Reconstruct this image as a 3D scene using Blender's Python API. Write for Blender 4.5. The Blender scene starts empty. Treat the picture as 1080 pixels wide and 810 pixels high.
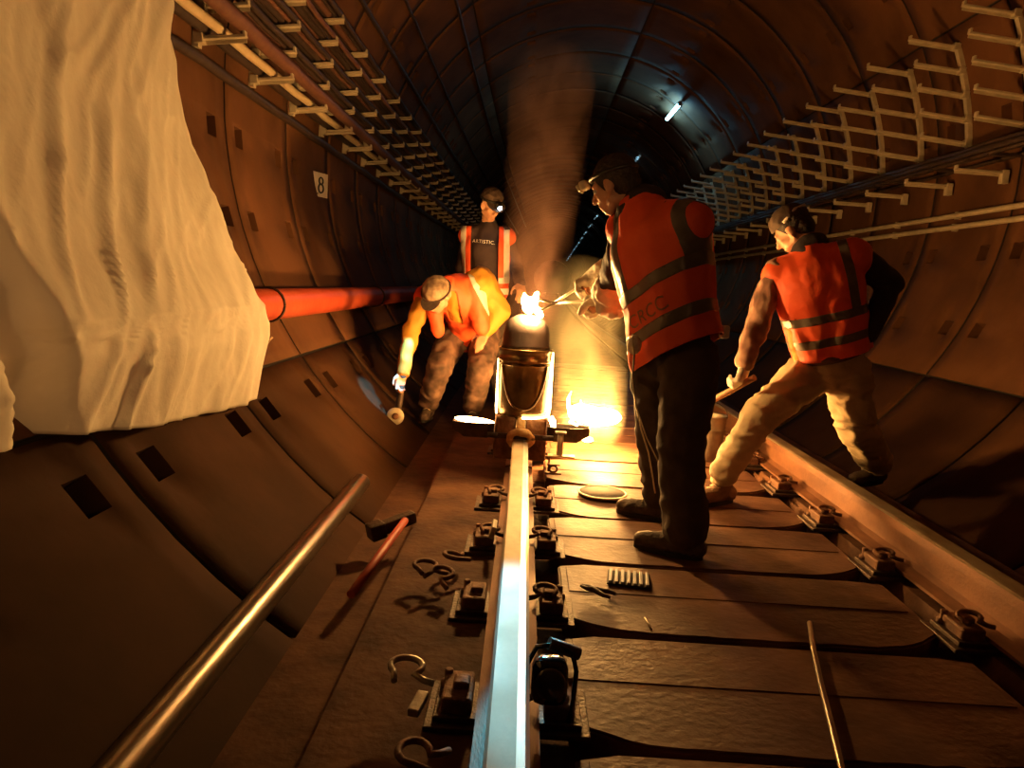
import bpy, bmesh, math, random
from mathutils import Vector, Matrix, noise
random.seed(7)
C = bpy.context.scene.collection
R = math.radians
# ---------------------------------------------------------------- camera
F, HC = 780.0, 0.86
cam_d = bpy.data.cameras.new('camera'); cam = bpy.data.objects.new('camera', cam_d); C.objects.link(cam)
cam_d.sensor_width = 36.0; cam_d.lens = 36.0*F/1080.0; cam_d.clip_start = .02; cam_d.clip_end = 300
CM = Matrix.Rotation(R(.72), 3, 'Z') @ Matrix.Rotation(R(90-7.7), 3, 'X') @ Matrix.Rotation(R(3.3), 3, 'Z')
cam.matrix_world = Matrix.Translation((0, 0, HC)) @ CM.to_4x4()
bpy.context.scene.camera = cam
vs = bpy.context.scene.view_settings
vs.view_transform = 'Standard'; vs.look = 'None'; vs.gamma = 1; vs.use_curve_mapping = False; vs.exposure = EXPO = 0.0
# ---------------------------------------------------------------- world and lights
w = bpy.data.worlds.new('world'); bpy.context.scene.world = w; w.use_nodes = True
bgn = w.node_tree.nodes['Background']; bgn.inputs[0].default_value = (.02, .015, .012, 1); bgn.inputs[1].default_value = .08
FLAME_COL = (1, .47, .12)
PLUG_STRENGTH = 1250.0       # white-hot plug lifted off the crucible by the tongs
FLAME_STRENGTH = 560.0      # thermite slag jet on the right of the mould
HEADLAMP_W = 1100.0           # lit headlamp of the man at the back
CAPLAMP_W = 220.0             # small lamp on the cap of the bending man
LEFT_STRENGTH = 30.0        # slag in the left pan
def lamp(name, kind, loc, energy, col, size=.05, aim=None, spot=None, blend=.3):
    d = bpy.data.lights.new(name, kind); d.energy = energy; d.color = col
    if kind == 'SPOT': d.spot_size = R(spot); d.spot_blend = blend
    if kind == 'AREA': d.size = size
    else: d.shadow_soft_size = size
    o = bpy.data.objects.new(name, d); C.objects.link(o); o.location = loc
    if aim is not None: o.rotation_euler = (Vector(aim)-Vector(loc)).to_track_quat('-Z', 'Y').to_euler()
    return o
# added unseen fill lamp behind the camera, brightens the vest backs
lamp('fill_lamp', 'SPOT', (1.3, -3.2, 1.5), 24, (1, .45, .18), .25, aim=(1.0, 3.5, .9), spot=28, blend=.9)

# second added fill lamp, unseen, turned to the hanging sheet and left wall brackets
lamp('fill_lamp', 'SPOT', (1.7, -2.2, 1.3), 190, (1, .50, .18), .12, aim=(-1.55, 3.3, 1.9), spot=42, blend=.6)

# ---------------------------------------------------------------- point helpers
def ray(px, py):
    return CM @ Vector(((px-540)/F, -(py-405)/F, -1))
def P(px, py, D):
    d = ray(px, py); return Vector((0, 0, HC)) + d*(D/d.y)
TCX, TCZ, TR = .85, 1.9, 2.7
def bend(y):
    if y < 8: return 0
    if y < 24: return (y-8)**2*.03/32
    return .24+(y-24)*.03
def W(theta, y, r=TR):
    return Vector((TCX+bend(y)+r*math.cos(R(theta)), y, TCZ+r*math.sin(R(theta))))

# ---------------------------------------------------------------- mesh helpers
def obj(name, bm, m=None, parent=None, smooth=False, kind=None):
    me = bpy.data.meshes.new(name)
    if isinstance(bm, bpy.types.Mesh): me = bm
    else:
        bm.normal_update(); bm.to_mesh(me); bm.free()
    if m is not None:
        ms = m if isinstance(m, (list, tuple)) else [m]
        if len(me.materials): me.materials.clear()
        for x in ms: me.materials.append(x)
    if smooth:
        for p in me.polygons: p.use_smooth = True
    o = bpy.data.objects.new(name, me); C.objects.link(o)
    if parent: o.parent = parent
    if kind: o['kind'] = kind
    return o
def struct(name, bm, m, smooth=False): return obj(name, bm, m, None, smooth, 'structure')
def tag(o, label, cat, group=None, kind=None):
    o['label'] = label; o['category'] = cat
    if group: o['group'] = group
    if kind: o['kind'] = kind
    return o
def thing(name, label, cat, loc=(0, 0, 0), rz=0, group=None):
    o = bpy.data.objects.new(name, None); C.objects.link(o); o.empty_display_size = .1
    o.location = loc; o.rotation_euler = (0, 0, rz); return tag(o, label, cat, group)
def copy_tree(o, parent=None):
    c = o.copy(); C.objects.link(c)
    if parent: c.parent = parent
    for ch in list(o.children): copy_tree(ch, c)
    return c
def box(bm, c, s, rot=None, bev=0, mi=0):
    M = Matrix.Translation(c)
    if rot is not None: M = M @ (rot.to_4x4() if isinstance(rot, Matrix) else Matrix.Rotation(rot, 4, 'Z'))
    r = bmesh.ops.create_cube(bm, size=1, matrix=M @ Matrix.Diagonal((s[0], s[1], s[2], 1)))
    vs_ = r['verts']; fs = list({f for v in vs_ for f in v.link_faces})
    for f in fs: f.material_index = mi
    if bev > 0:
        es = list({e for v in vs_ for e in v.link_edges})
        bmesh.ops.bevel(bm, geom=es, offset=bev, segments=2, affect='EDGES', profile=.5)
    return bm
def tube(bm, pts, r, seg=10, cap=True, mi=0, squash=None):
    pts = [Vector(p) for p in pts]; n = len(pts); rings = []
    rr = r if isinstance(r, (list, tuple)) else [r]*n
    t0 = (pts[1]-pts[0]).normalized()
    up = Vector((0, 0, 1)) if abs(t0.z) < .9 else Vector((1, 0, 0))
    a = t0.cross(up).normalized()
    for i in range(n):
        t = (pts[min(i+1, n-1)]-pts[max(i-1, 0)]).normalized()
        a = (a - t*a.dot(t)).normalized(); b = t.cross(a)
        rings.append([bm.verts.new(pts[i]+a*math.cos(2*math.pi*k/seg)*rr[i]+b*math.sin(2*math.pi*k/seg)*rr[i]*(squash or 1)) for k in range(seg)])
    for i in range(n-1):
        for k in range(seg):
            f = bm.faces.new((rings[i][k], rings[i][(k+1) % seg], rings[i+1][(k+1) % seg], rings[i+1][k])); f.material_index = mi; f.smooth = True
    if cap:
        bm.faces.new(rings[0][::-1]).material_index = mi; bm.faces.new(rings[-1]).material_index = mi
    return bm
def lathe(bm, prof, c=(0, 0, 0), seg=32, axis=None, mi=0, close=True):
    M = Matrix.Translation(c)
    if axis is not None: M = M @ Vector(axis).to_track_quat('Z', 'Y').to_matrix().to_4x4()
    rings = []
    for (r, z) in prof:
        rings.append([bm.verts.new(M @ Vector((r*math.cos(2*math.pi*k/seg), r*math.sin(2*math.pi*k/seg), z))) for k in range(seg)])
    for i in range(len(prof)-1):
        for k in range(seg):
            f = bm.faces.new((rings[i][k], rings[i][(k+1) % seg], rings[i+1][(k+1) % seg], rings[i+1][k])); f.smooth = True; f.material_index = mi
    if close:
        bm.faces.new(rings[0][::-1]).material_index = mi; bm.faces.new(rings[-1]).material_index = mi
    return bm
def extrude_poly(bm, pts2, z0, z1, mi=0):
    a = [bm.verts.new((x, y, z0)) for x, y in pts2]; b = [bm.verts.new((x, y, z1)) for x, y in pts2]
    n = len(a)
    bm.faces.new(a[::-1]).material_index = mi; bm.faces.new(b).material_index = mi
    for i in range(n): bm.faces.new((a[i], a[(i+1) % n], b[(i+1) % n], b[i])).material_index = mi
    return bm
def new(): return bmesh.new()

# ---------------------------------------------------------------- materials
def mat(name, c1, c2=None, scale=3, rough=.7, metal=0, bump=.0, bscale=None, detail=6, c3=None, emit=None, es=0, lo=.35, hi=.65, spec=.5, rough2=None, sss=0, stretch=None, trans=0):
    m = bpy.data.materials.new(name); m.use_nodes = True; nt = m.node_tree; b = nt.nodes['Principled BSDF']
    b.inputs['Roughness'].default_value = rough; b.inputs['Metallic'].default_value = metal
    b.inputs['Specular IOR Level'].default_value = spec
    b.inputs['Base Color'].default_value = (*c1, 1)
    if sss: b.inputs['Subsurface Weight'].default_value = sss; b.inputs['Subsurface Radius'].default_value = (.02, .008, .004)
    if emit: b.inputs['Emission Color'].default_value = (*emit, 1); b.inputs['Emission Strength'].default_value = es
    if c2 is not None or bump:
        tc = nt.nodes.new('ShaderNodeTexCoord'); mp = nt.nodes.new('ShaderNodeMapping')
        if stretch: mp.inputs['Scale'].default_value = stretch
        nt.links.new(tc.outputs['Object'], mp.inputs[0])
        n = nt.nodes.new('ShaderNodeTexNoise'); n.inputs['Scale'].default_value = scale; n.inputs['Detail'].default_value = detail; n.inputs['Roughness'].default_value = .6
        nt.links.new(mp.outputs[0], n.inputs['Vector'])
        if c2 is not None:
            r = nt.nodes.new('ShaderNodeValToRGB'); nt.links.new(n.outputs['Fac'], r.inputs[0])
            r.color_ramp.elements[0].position = lo; r.color_ramp.elements[0].color = (*c1, 1)
            r.color_ramp.elements[1].position = hi; r.color_ramp.elements[1].color = (*c2, 1)
            if c3 is not None:
                e = r.color_ramp.elements.new((lo+hi)/2); e.color = (*c3, 1)
            nt.links.new(r.outputs[0], b.inputs['Base Color'])
            if rough2 is not None:
                mr = nt.nodes.new('ShaderNodeMapRange'); nt.links.new(n.outputs['Fac'], mr.inputs[0])
                mr.inputs[1].default_value = lo; mr.inputs[2].default_value = hi; mr.inputs[3].default_value = rough; mr.inputs[4].default_value = rough2
                nt.links.new(mr.outputs[0], b.inputs['Roughness'])
        if bump:
            n2 = nt.nodes.new('ShaderNodeTexNoise'); n2.inputs['Scale'].default_value = bscale or scale*6; n2.inputs['Detail'].default_value = 5
            nt.links.new(mp.outputs[0], n2.inputs['Vector'])
            bp = nt.nodes.new('ShaderNodeBump'); bp.inputs['Strength'].default_value = bump; bp.inputs['Distance'].default_value = .01
            nt.links.new(n2.outputs['Fac'], bp.inputs['Height']); nt.links.new(bp.outputs[0], b.inputs['Normal'])
    return m
def emis(name, col, s):
    m = bpy.data.materials.new(name); m.use_nodes = True; nt = m.node_tree; nt.nodes.clear()
    e = nt.nodes.new('ShaderNodeEmission'); o = nt.nodes.new('ShaderNodeOutputMaterial'); e.inputs[0].default_value = (*col, 1); e.inputs[1].default_value = s
    nt.links.new(e.outputs[0], o.inputs[0]); return m
M = {}
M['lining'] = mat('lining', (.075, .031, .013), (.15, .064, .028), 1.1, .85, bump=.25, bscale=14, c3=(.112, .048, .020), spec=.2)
M['lining_low'] = mat('shaded_lower_lining', (.036, .0145, .0055), (.068, .028, .011), 1.3, .85, bump=.25, bscale=14, c3=(.050, .021, .008), spec=.12)  # darker copy of the lining, shade of the lower walls put into its colour
M['sleeper'] = mat('sleeper', (.08, .033, .017), (.20, .095, .052), 3.2, .62, bump=.3, bscale=34, c3=(.13, .060, .032), stretch=(1, 1.3, 1), rough2=.5, spec=.3)
M['bed'] = mat('bed', (.06, .026, .014), (.14, .065, .033), 4.5, .8, bump=.6, bscale=30, spec=.15)
M['rail'] = mat('rail_steel', (.13, .055, .028), (.24, .11, .055), 7, .5, .35, bump=.12, bscale=90, stretch=(3, .6, 1))
M['railtop'] = mat('rail_head_steel', (.20, .135, .075), (.34, .26, .17), 9, .52, .35, stretch=(1, .6, 1), rough2=.62, spec=.4)
M['polish'] = mat('polished_running_band', (.42, .38, .32), (.52, .48, .42), 30, .38, .9, stretch=(2, .2, 1))
M['rust'] = mat('rust', (.10, .045, .025), (.24, .11, .055), 14, .7, .3, bump=.5, bscale=60)
M['iron'] = mat('dark_iron', (.045, .03, .022), (.10, .06, .04), 20, .55, .5, bump=.4, bscale=80)
M['galv'] = mat('pale_bracket', (.42, .36, .25), (.55, .47, .33), 12, .5, .1, bump=.15)
M['tubesteel'] = mat('tube_steel', (.24, .18, .13), (.36, .29, .22), 16, .3, .9, bump=.08, stretch=(1, .2, 1))
M['firepipe'] = mat('red_pipe', (.52, .07, .03), (.62, .12, .05), 5, .38, bump=.1)
M['cable_dark'] = mat('dark_cable', (.035, .022, .018), (.06, .038, .03), 20, .5)
M['cable_brown'] = mat('brown_cable', (.12, .05, .035), (.17, .08, .05), 20, .5)
M['cable_cream'] = mat('cream_cable', (.55, .42, .25), (.62, .5, .32), 20, .5)
M['cloth'] = mat('white_tarp', (.80, .71, .56), (.88, .80, .65), 2.2, .75, bump=.35, bscale=18, spec=.25)
M['sign'] = mat('sign_plate', (.55, .48, .38), (.68, .6, .5), 12, .5)
M['black'] = mat('black_paint', (.02, .018, .016), None, rough=.45)
M['skin'] = mat('skin', (.48, .24, .14), (.56, .30, .18), 8, .5, sss=.05)
M['hair'] = mat('hair', (.015, .01, .008), (.04, .025, .02), 60, .6, bump=.8, bscale=120)
M['vest'] = mat('orange_vest', (.80, .085, .02), (.88, .12, .03), 6, .6, bump=.4, bscale=30)
M['strip'] = mat('grey_strip', (.10, .085, .07), (.15, .125, .10), 14, .35, bump=.1)
M['strip_pale'] = mat('pale_strip', (.62, .56, .48), (.7, .64, .56), 14, .3, bump=.1)
M['navy'] = mat('dark_jacket', (.022, .016, .02), (.035, .024, .026), 9, .8, bump=.3)
M['shirtblack'] = mat('black_shirt', (.03, .018, .02), (.045, .026, .026), 9, .85, bump=.2)
M['darktrouser'] = mat('dark_trouser', (.045, .03, .022), (.075, .048, .034), 9, .85, bump=.4, bscale=35)
M['beige'] = mat('beige_trouser', (.48, .38, .24), (.58, .47, .30), 7, .8, bump=.4, bscale=35)
M['camo'] = mat('camo', (.06, .035, .022), (.20, .115, .075), 9, .85, bump=.3, c3=(.12, .065, .045), detail=2)
M['camo_jacket'] = mat('camo_jacket', (.16, .085, .06), (.45, .27, .19), 8, .8, bump=.3, c3=(.28, .14, .10), detail=2)
M['yellow'] = mat('yellow_jacket', (.46, .20, .018), (.54, .26, .025), 6, .7, bump=.3)
M['glove'] = mat('pale_glove', (.78, .70, .56), (.86, .79, .65), 10, .85, bump=.5, bscale=60)
M['cap_dark'] = mat('dark_cap', (.05, .03, .022), (.09, .055, .035), 20, .8, bump=.3)
M['cap_tan'] = mat('tan_cap', (.12, .07, .04), (.34, .23, .14), 16, .8, c3=(.22, .14, .08), detail=2)
M['boot'] = mat('boot', (.05, .032, .022), (.11, .07, .045), 18, .7, bump=.5)
M['tanboot'] = mat('tan_boot', (.25, .13, .07), (.34, .19, .10), 18, .7, bump=.5)
M['sole'] = mat('sole', (.02, .016, .014), None, rough=.8)
M['brass'] = mat('crucible_steel', (.20, .13, .06), (.36, .25, .12), 7, .3, .9, bump=.15)
M['capsteel'] = mat('cap_shell', (.07, .052, .052), (.11, .085, .08), 6, .45, .5, bump=.15)
M['clay'] = mat('mould_clay', (.12, .05, .022), (.26, .12, .05), 12, .85, bump=.9, bscale=40)
M['paste'] = mat('luting_paste', (.42, .23, .09), (.60, .38, .16), 16, .9, bump=1, bscale=50)
M['redwood'] = mat('red_handle', (.42, .06, .025), (.5, .09, .04), 8, .45, stretch=(1, 1, 1))
M['wood'] = mat('wood_handle', (.42, .22, .10), (.52, .30, .15), 6, .5, stretch=(8, 8, 1))
M['zinc'] = mat('zinc_bucket', (.34, .29, .24), (.46, .40, .32), 12, .42, .7, bump=.2)
M['plate'] = mat('ribbed_plate', (.20, .21, .25), (.27, .28, .32), 20, .5, .3)
M['disc'] = mat('disc_plate', (.045, .038, .036), (.07, .06, .056), 8, .75, 0, spec=.15)
M['yarn'] = mat('cord', (.62, .50, .32), None, rough=.7)
M['flame'] = emis('slag_flame', FLAME_COL, FLAME_STRENGTH)
M['slag'] = emis('molten_slag', (1, .55, .2), LEFT_STRENGTH)
M['glow'] = emis('seam_and_rim_glow', (1, .6, .22), 22)
M['tubelamp'] = emis('cold_tube', (.22, .68, 1), 65); M['fartube'] = emis('cold_tube_far', (.35, .75, 1), 3)
M['led'] = emis('white_led', (.6, .8, 1), 60)

# ================================================================ SETTING
def lining():
    RW = 1.13; Y0 = 2.25-5*RW; gw = .011
    ys = {}
    rings = [Y0+k*RW for k in range(0, 40)]
    Y = []
    for k, yj in enumerate(rings):
        Y += [(yj-gw, 'n'), (yj+gw, 'g')]
        if k < 22:
            Y += [(yj+.14, 'n'), (yj+.26, 'p'), (yj+.5, 'n'), (yj+.87, 'n'), (yj+.99, 'q')]
        else: Y += [(yj+.56, 'n')]
    yend = rings[-1]+gw
    yy = yend+1.
    while yy < 110: Y.append((yy, 'n')); yy += 2.5
    # Y entries: boundary value with the type of cell that ENDS there
    TH = []
    joints = [-145, -35, 26, 78, 128]
    pockets = [-140.5, -164, -174.8, 150, 112, 62, 38, 9.4, -12.8, -26]
    jw = math.degrees(.009/TR)
    marks = []
    for j in joints: marks += [(j-jw, 'n'), (j+jw, 'g')]
    for p in pockets: marks += [(p-1.3, 'n'), (p+1.3, 'p')]
    norm = lambda a: a if a > -62 else a+360
    marks = sorted([(norm(a), t) for a, t in marks])
    th = -62.0
    for a, t in marks:
        while a-th > 4.5: th += 4; TH.append((th, 'n'))
        TH.append((a, t)); th = a
    while th < 242: th += 4; TH.append((min(th, 242), 'n'))
    tv = [-62.0]+[t[0] for t in TH]; yv = [Y[0][0]-.5]+[y[0] for y in Y]
    bm = new(); nT, nY = len(tv), len(yv)
    base = [[bm.verts.new(W(t, y)) for t in tv] for y in yv]
    def depth(i, j):
        ty, tt = Y[i][1], TH[j][1]
        if ty == 'g' or (tt == 'g' and yv[i] < 34): return 'g'
        if tt == 'p' and ty in 'pq': return 'p'
        return None
    D = [[depth(i, j) for j in range(nT-1)] for i in range(nY-1)]
    for i in range(nY-1):
        for j in range(nT-1):
            a, b, c, d = base[i][j], base[i][j+1], base[i+1][j+1], base[i+1][j]
            k = D[i][j]
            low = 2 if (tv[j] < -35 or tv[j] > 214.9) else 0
            if k is None:
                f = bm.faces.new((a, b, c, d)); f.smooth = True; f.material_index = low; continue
            if k == 'g': dd = [.03]*4
            else: dd = [.006, .006, .085, .085]
            cor = [(tv[j], yv[i]), (tv[j+1], yv[i]), (tv[j+1], yv[i+1]), (tv[j], yv[i+1])]
            if k == 'p': # shrink the floor of the pocket a bit
                pass
            n_ = [bm.verts.new(W(t, y, TR+q)) for (t, y), q in zip(cor, dd)]
            f = bm.faces.new(n_)
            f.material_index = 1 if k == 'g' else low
            old = [a, b, c, d]
            nb = [(i-1, j), (i, j+1), (i+1, j), (i, j-1)]
            for e in range(4):
                ii, jj = nb[e]
                kk = D[ii][jj] if 0 <= ii < nY-1 and 0 <= jj < nT-1 else None
                if kk == k and k == 'g': continue
                f = bm.faces.new((old[e], old[(e+1) % 4], n_[(e+1) % 4], n_[e]))
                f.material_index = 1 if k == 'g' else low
    # end of the straight run: a closed black distance is not modelled, the tunnel simply runs on
    M['joint'] = mat('joint_gap', (.03, .018, .012), None, rough=.9)
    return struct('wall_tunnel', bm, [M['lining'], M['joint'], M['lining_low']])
lining()

# concrete track bed, following the slight bend
def ribbon(prof, ys, name, m):
    bm = new(); rows = [[bm.verts.new((x+bend(y), y, z)) for x, z in prof] for y in ys]
    for i in range(len(ys)-1):
        for k in range(len(prof)-1): bm.faces.new((rows[i][k], rows[i][k+1], rows[i+1][k+1], rows[i+1][k]))
    return struct(name, bm, m)
YS = [-3.5, 0, 4, 8, 10, 12, 14, 16, 18, 20, 22, 24, 30, 40, 60, 110]
ribbon([(-.80, -.32), (-.45, -.32), (-.435, -.205), (.055, -.205), (.06, -.262), (1.5, -.262), (1.52, -.205), (2.1, -.205), (2.115, -.42), (2.5, -.42)], YS, 'floor', M['bed'])

# concrete sleeper slabs between the rails
def slab(yf, dp, seed):
    rn = random.Random(seed)
    xl, xr = .175+rn.uniform(-.02, .02), 1.425
    f = []
    n = 28
    for i in range(n+1):
        u = i/n; x = xl+(xr-xl)*u; y = yf
        y += .085*max(0, 1-(x-xl)/.20)**1.6 + .13*max(0, 1-(xr-x)/.28)**2
        y += rn.uniform(-.004, .004) - .010*math.sin(u*math.pi)
        f.append((x, y))
    b = [(xr, yf+dp-.02), (xr-.1, yf+dp), (xl+.1, yf+dp), (xl, yf+dp-.03)]
    bm = new(); top = -.198+rn.uniform(-.003, .004)
    ym = yf+dp*.5
    extrude_poly(bm, f+b, -.262, top)
    box(bm, ((xl+xr)/2, yf+dp*.72, top-.002), (xr-xl-.06, dp*.42, .010), bev=.0015)
    geom = [e for e in bm.edges if e.is_manifold and abs(e.verts[0].co.z-top) < 1e-4 and abs(e.verts[1].co.z-top) < 1e-4]
    bmesh.ops.bevel(bm, geom=geom, offset=.008, segments=2, affect='EDGES')
    return bm
ORD = ['nearest the camera', 'second from the camera', 'third from the camera', 'fourth from the camera', 'fifth from the camera', 'sixth from the camera']
for k in range(-1, 16):
    yf = 1.62+.58*k-.58
    o = obj('concrete_sleeper', slab(yf, .545, 40+k), M['sleeper']); b_ = bend(yf)
    o.location = (b_, 0, 0)
    beyond = ['first', 'second', 'third', 'fourth', 'fifth', 'sixth', 'seventh', 'eighth']
    places = {-1: 'out of frame below', 0: 'at the bottom edge', 1: 'under the middle of the bent rod', 2: 'under the tip of the bent rod', 3: 'holding the ribbed plate', 4: 'under the round lid', 5: 'behind the round lid', 6: 'level with the casting mould', 7: 'just beyond the casting mould'}
    lab = 'brown concrete sleeper slab '+(places[k] if k < 8 else '%s in the dark beyond the mould' % beyond[k-8])
    tag(o, lab, 'sleeper', 'concrete sleepers between the rails')

# rails
def rail_prof(): # x,z , material   (head width 86 mm) clockwise
    return [(-.043, -.004), (-.036, 0), (.017, .001), (.034, 0), (.043, -.006), (.043, -.040), (.012, -.056), (.009, -.135), (.030, -.152), (.076, -.164), (.076, -.176),
            (-.076, -.176), (-.076, -.164), (-.030, -.152), (-.009, -.135), (-.012, -.056), (-.043, -.040)]
def rail(xc, y0, y1, flip=1):
    pr = [(x*flip, z) for x, z in rail_prof()]
    ys = [y for y in [y0]+[t for t in (8, 10, 12, 14, 16, 18, 20, 22, 24, 30, 40, 60, 100) if y0 < t < y1]+[y1]]
    bm = new(); rows = [[bm.verts.new((xc+x+bend(y), y, z)) for x, z in pr] for y in ys]; n = len(pr)
    for i in range(len(ys)-1):
        for k in range(n):
            v = (rows[i][k], rows[i+1][k], rows[i+1][(k+1) % n], rows[i][(k+1) % n])
            f = bm.faces.new(v)
            if k in (0, 1): f.material_index = 1
            if k in (2, 3): f.material_index = 2
    bm.faces.new(rows[0]); bm.faces.new(rows[-1][::-1])
    bmesh.ops.recalc_face_normals(bm, faces=bm.faces)
    return bm
XL, XR = .014, 1.603
for nm, (xc, a, b, fl, lab) in {'l1': (XL, -2.5, 4.06, 1, 'near length of left running rail with bright polished head, ending in the casting mould'),
           'l2': (XL, 4.10, 95, 1, 'far length of left running rail beyond the casting mould'),
           'r': (XR, -2.5, 95, -1, 'right running rail, rusty orange flank facing the left rail')}.items():
    o = obj('steel_rail', rail(xc, a, b, fl), [M['rail'], M['railtop'], M['polish'] if fl == 1 else M['railtop']])
    tag(o, lab, 'rail', 'running rails')

# rail fastenings
def clip_pts(s=1):
    pts = []
    for i in range(13):
        a = math.pi*(-.35+1.55*i/12); pts.append(Vector((.045*math.cos(a)*s, .034*math.sin(a), .012+.014*math.sin(i/12*math.pi))))
    pts = [Vector((.075*s, -.055, .0)), Vector((.045*s, -.045, .004))]+pts+[Vector((-.035*s, -.06, .006))]
    return [p*.78 for p in pts]
def fastening(sides=(-1, 1), loose=False):
    root = thing('rail_fastening', 'x', 'rail fastening')
    bm = new(); box(bm, (0, 0, -.184), (.36, .17, .016), bev=.003); box(bm, (0, 0, -.198), (.40, .21, .014), bev=.003)
    obj('base_plate', bm, M['iron'], root)
    for s in (-1, 1):
        bm = new(); box(bm, (s*.125, 0, -.160), (.075, .14, .045), bev=.008); box(bm, (s*.118, .0, -.135), (.04, .05, .03), bev=.006); obj('shoulder', bm, M['rust'], root)
        bm = new(); lathe(bm, [(.020, 0), (.020, .016), (.011, .018), (.011, .045), (.009, .048)], (s*.155, .055, -.176), 10); obj('bolt', bm, M['rust'], root)
        if s in sides:
            bm = new(); tube(bm, [Vector((s*.105, 0, -.138))+p for p in clip_pts(-s)], .0085, 8); obj('spring_clip', bm, M['rust'], root)
    return root
f0 = fastening(); f1 = fastening((1,)); used = {0: 0, 1: 0}
nwords = ['first', 'second', 'third', 'fourth', 'fifth', 'sixth']
ix = 0
for side, xc in (('left', XL), ('right', XR)):
    vis = 0
    for k in range(-1, 14):
        y = 1.15+.58*k
        if side == 'left' and 3.8 < y < 4.5: continue
        src = 1 if (side == 'left' and k in (1, 2)) else 0
        r = (f0, f1)[src]
        if used[src]: r = copy_tree(r)
        used[src] = 1
        r.location = (xc+bend(y), y, 0)
        if 1.0 < y < 3.9 and (side == 'left' or y > 2.1):
            lab = 'rusty rail fastening with spring clips under the %s rail, %s counting from the camera' % (side, nwords[vis]); vis += 1
            r['label'] = lab
        else:
            r['label'] = 'rusty rail fastening under the %s rail, %s' % (side, 'beyond the workers' if y > 3.8 else 'at the foot of the photo')
        r['group'] = 'rail fastenings along the %s rail' % side

# long steel tube lying along the foot of the lining
bm = new(); tube(bm, [(-.80, .9, -.205), (-.80, 2.3, -.205), (-.80, 3.72, -.205)], .047, 24, cap=False); tube(bm, [(-.80, 3.72, -.205), (-.80, 2.3, -.205), (-.80, .9, -.205)], .040, 24, cap=False)
bm2 = bm
o = obj('steel_tube', bm2, M['tubesteel']); tag(o, 'long shiny steel tube lying at the foot of the left tunnel wall', 'pipe')

# red fire main on the left wall
t = thing('fire_main', 'orange-red water pipe running along left wall from behind the white sheet', 'pipe', (0, 0, 0))
bm = new(); ys = [-1.5]+[2+k*1.0 for k in range(0, 22)]
tube(bm, [W(-151.5, y, TR-.125) for y in ys], .088, 20); obj('pipe', bm, M['firepipe'], t)
for y in (1.2, 4.05, 6.9, 9.7, 12.5):
    c = W(-151.5, y, TR-.125); bm = new()
    pts = [c+Vector((math.cos(a)*.094, 0, math.sin(a)*.094)) for a in [2*math.pi*i/20 for i in range(21)]]
    tube(bm, pts, .008, 6); q = W(-155, y, TR+.01); w2 = W(-150, y, TR+.01)
    tube(bm, [c+Vector((-.05, 0, -.085)), W(-149, y, TR+.02)], .014, 8); obj('pipe_strap', bm, M['iron'], t)
# tag with wire hanging from the strap
bm = new(); c = P(272, 362, 4.0)
tube(bm, [c+Vector((-.05, 0, .03)), c, c+Vector((.02, 0, -.02)), c+Vector((.07, .03, .035))], .006, 6)
box(bm, c+Vector((.03, .01, .0)), (.035, .01, .07), Matrix.Rotation(R(35), 3, 'Y'))
obj('wire_tie', bm, M['cable_cream'], t)
bm = new(); box(bm, c+Vector((-.035, .02, -.02)), (.07, .05, .09), Matrix.Rotation(R(-30), 3, 'Y'), bev=.006); obj('bracket_foot', bm, M['iron'], t)

# two thin pipes on the right wall
for th_, lab in ((-5.9, 'upper of two thin pale pipes running along the right wall'), (-8.0, 'lower of two thin pale pipes running along the right wall')):
    bm = new(); tube(bm, [W(th_, y, TR-.035) for y in [-1]+list(range(1, 25))+[30, 40]], .022, 10)
    for y in range(0, 20): box(bm, W(th_, y+.3, TR-.02), (.05, .03, .06))
    tag(obj('conduit_pipe', bm, M['galv']), lab, 'pipe')

# cable bracket columns, right wall
def bracket_column(ths, L, side, low=False):
    root = thing('cable_bracket', 'x', 'cable bracket')
    z = lambda t: W(t, 0).z; s = side
    x0 = lambda t: W(t, 0, TR-.015).x
    # post
    if not low:
        bm = new(); n = 10; a = min(ths)-.8; b = max(ths)+.8
        pts = [W(a+(b-a)*i/n, 0, TR-.02) for i in range(n+1)]
        for i in range(n):
            p, q = pts[i], pts[i+1]; d = q-p
            rot = Matrix.Rotation(-math.atan2(d.x, d.z)*-1, 3, 'Y')
            box(bm, (p+q)/2, (.035, .045, d.length+.01), rot)
        obj('post', bm, M['galv'], root)
    for t in ths:
        bm = new(); r = Vector((x0(t), 0, z(t)))
        d = Vector((-s, 0, .10 if not low else .02))
        c = r+d*L*.5; rot = Matrix.Rotation(math.atan2(d.z, d.x) if s < 0 else -math.atan2(d.z, -d.x)*-1, 3, 'Y')
        rot = Matrix.Rotation(s*math.atan2(d.z, 1), 3, 'Y')
        box(bm, c, (L, .038, .016), rot, bev=.003); box(bm, c+Vector((0, .017, -.014)), (L*.96, .006, .026), rot)
        e = r+d*L; box(bm, e+Vector((s*.01, 0, .012)), (.012, .038, .034), rot)
        if low: box(bm, r+Vector((-s*.03, 0, -.03)), (.05, .05, .10), bev=.004)
        obj('arm', bm, M['galv'], root)
        if not low:
            bm = new(); box(bm, r+d*.02+Vector((0, 0, 0)), (.05, .06, .055), rot, bev=.004); obj('arm_socket', bm, M['galv'], root)
    return root
def place(root, y, first, label, group):
    r = root if first else copy_tree(root)
    dv = W(0, y)-W(0, 0); r.location = (bend(y), y, 0)
    r['label'] = label; r['group'] = group; return r
RT = [22.5, 18.4, 14.4, 10.3, 6.3]
rb = bracket_column(RT, .40, 1); lb = bracket_column([-.25], .40, 1, True)
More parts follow.
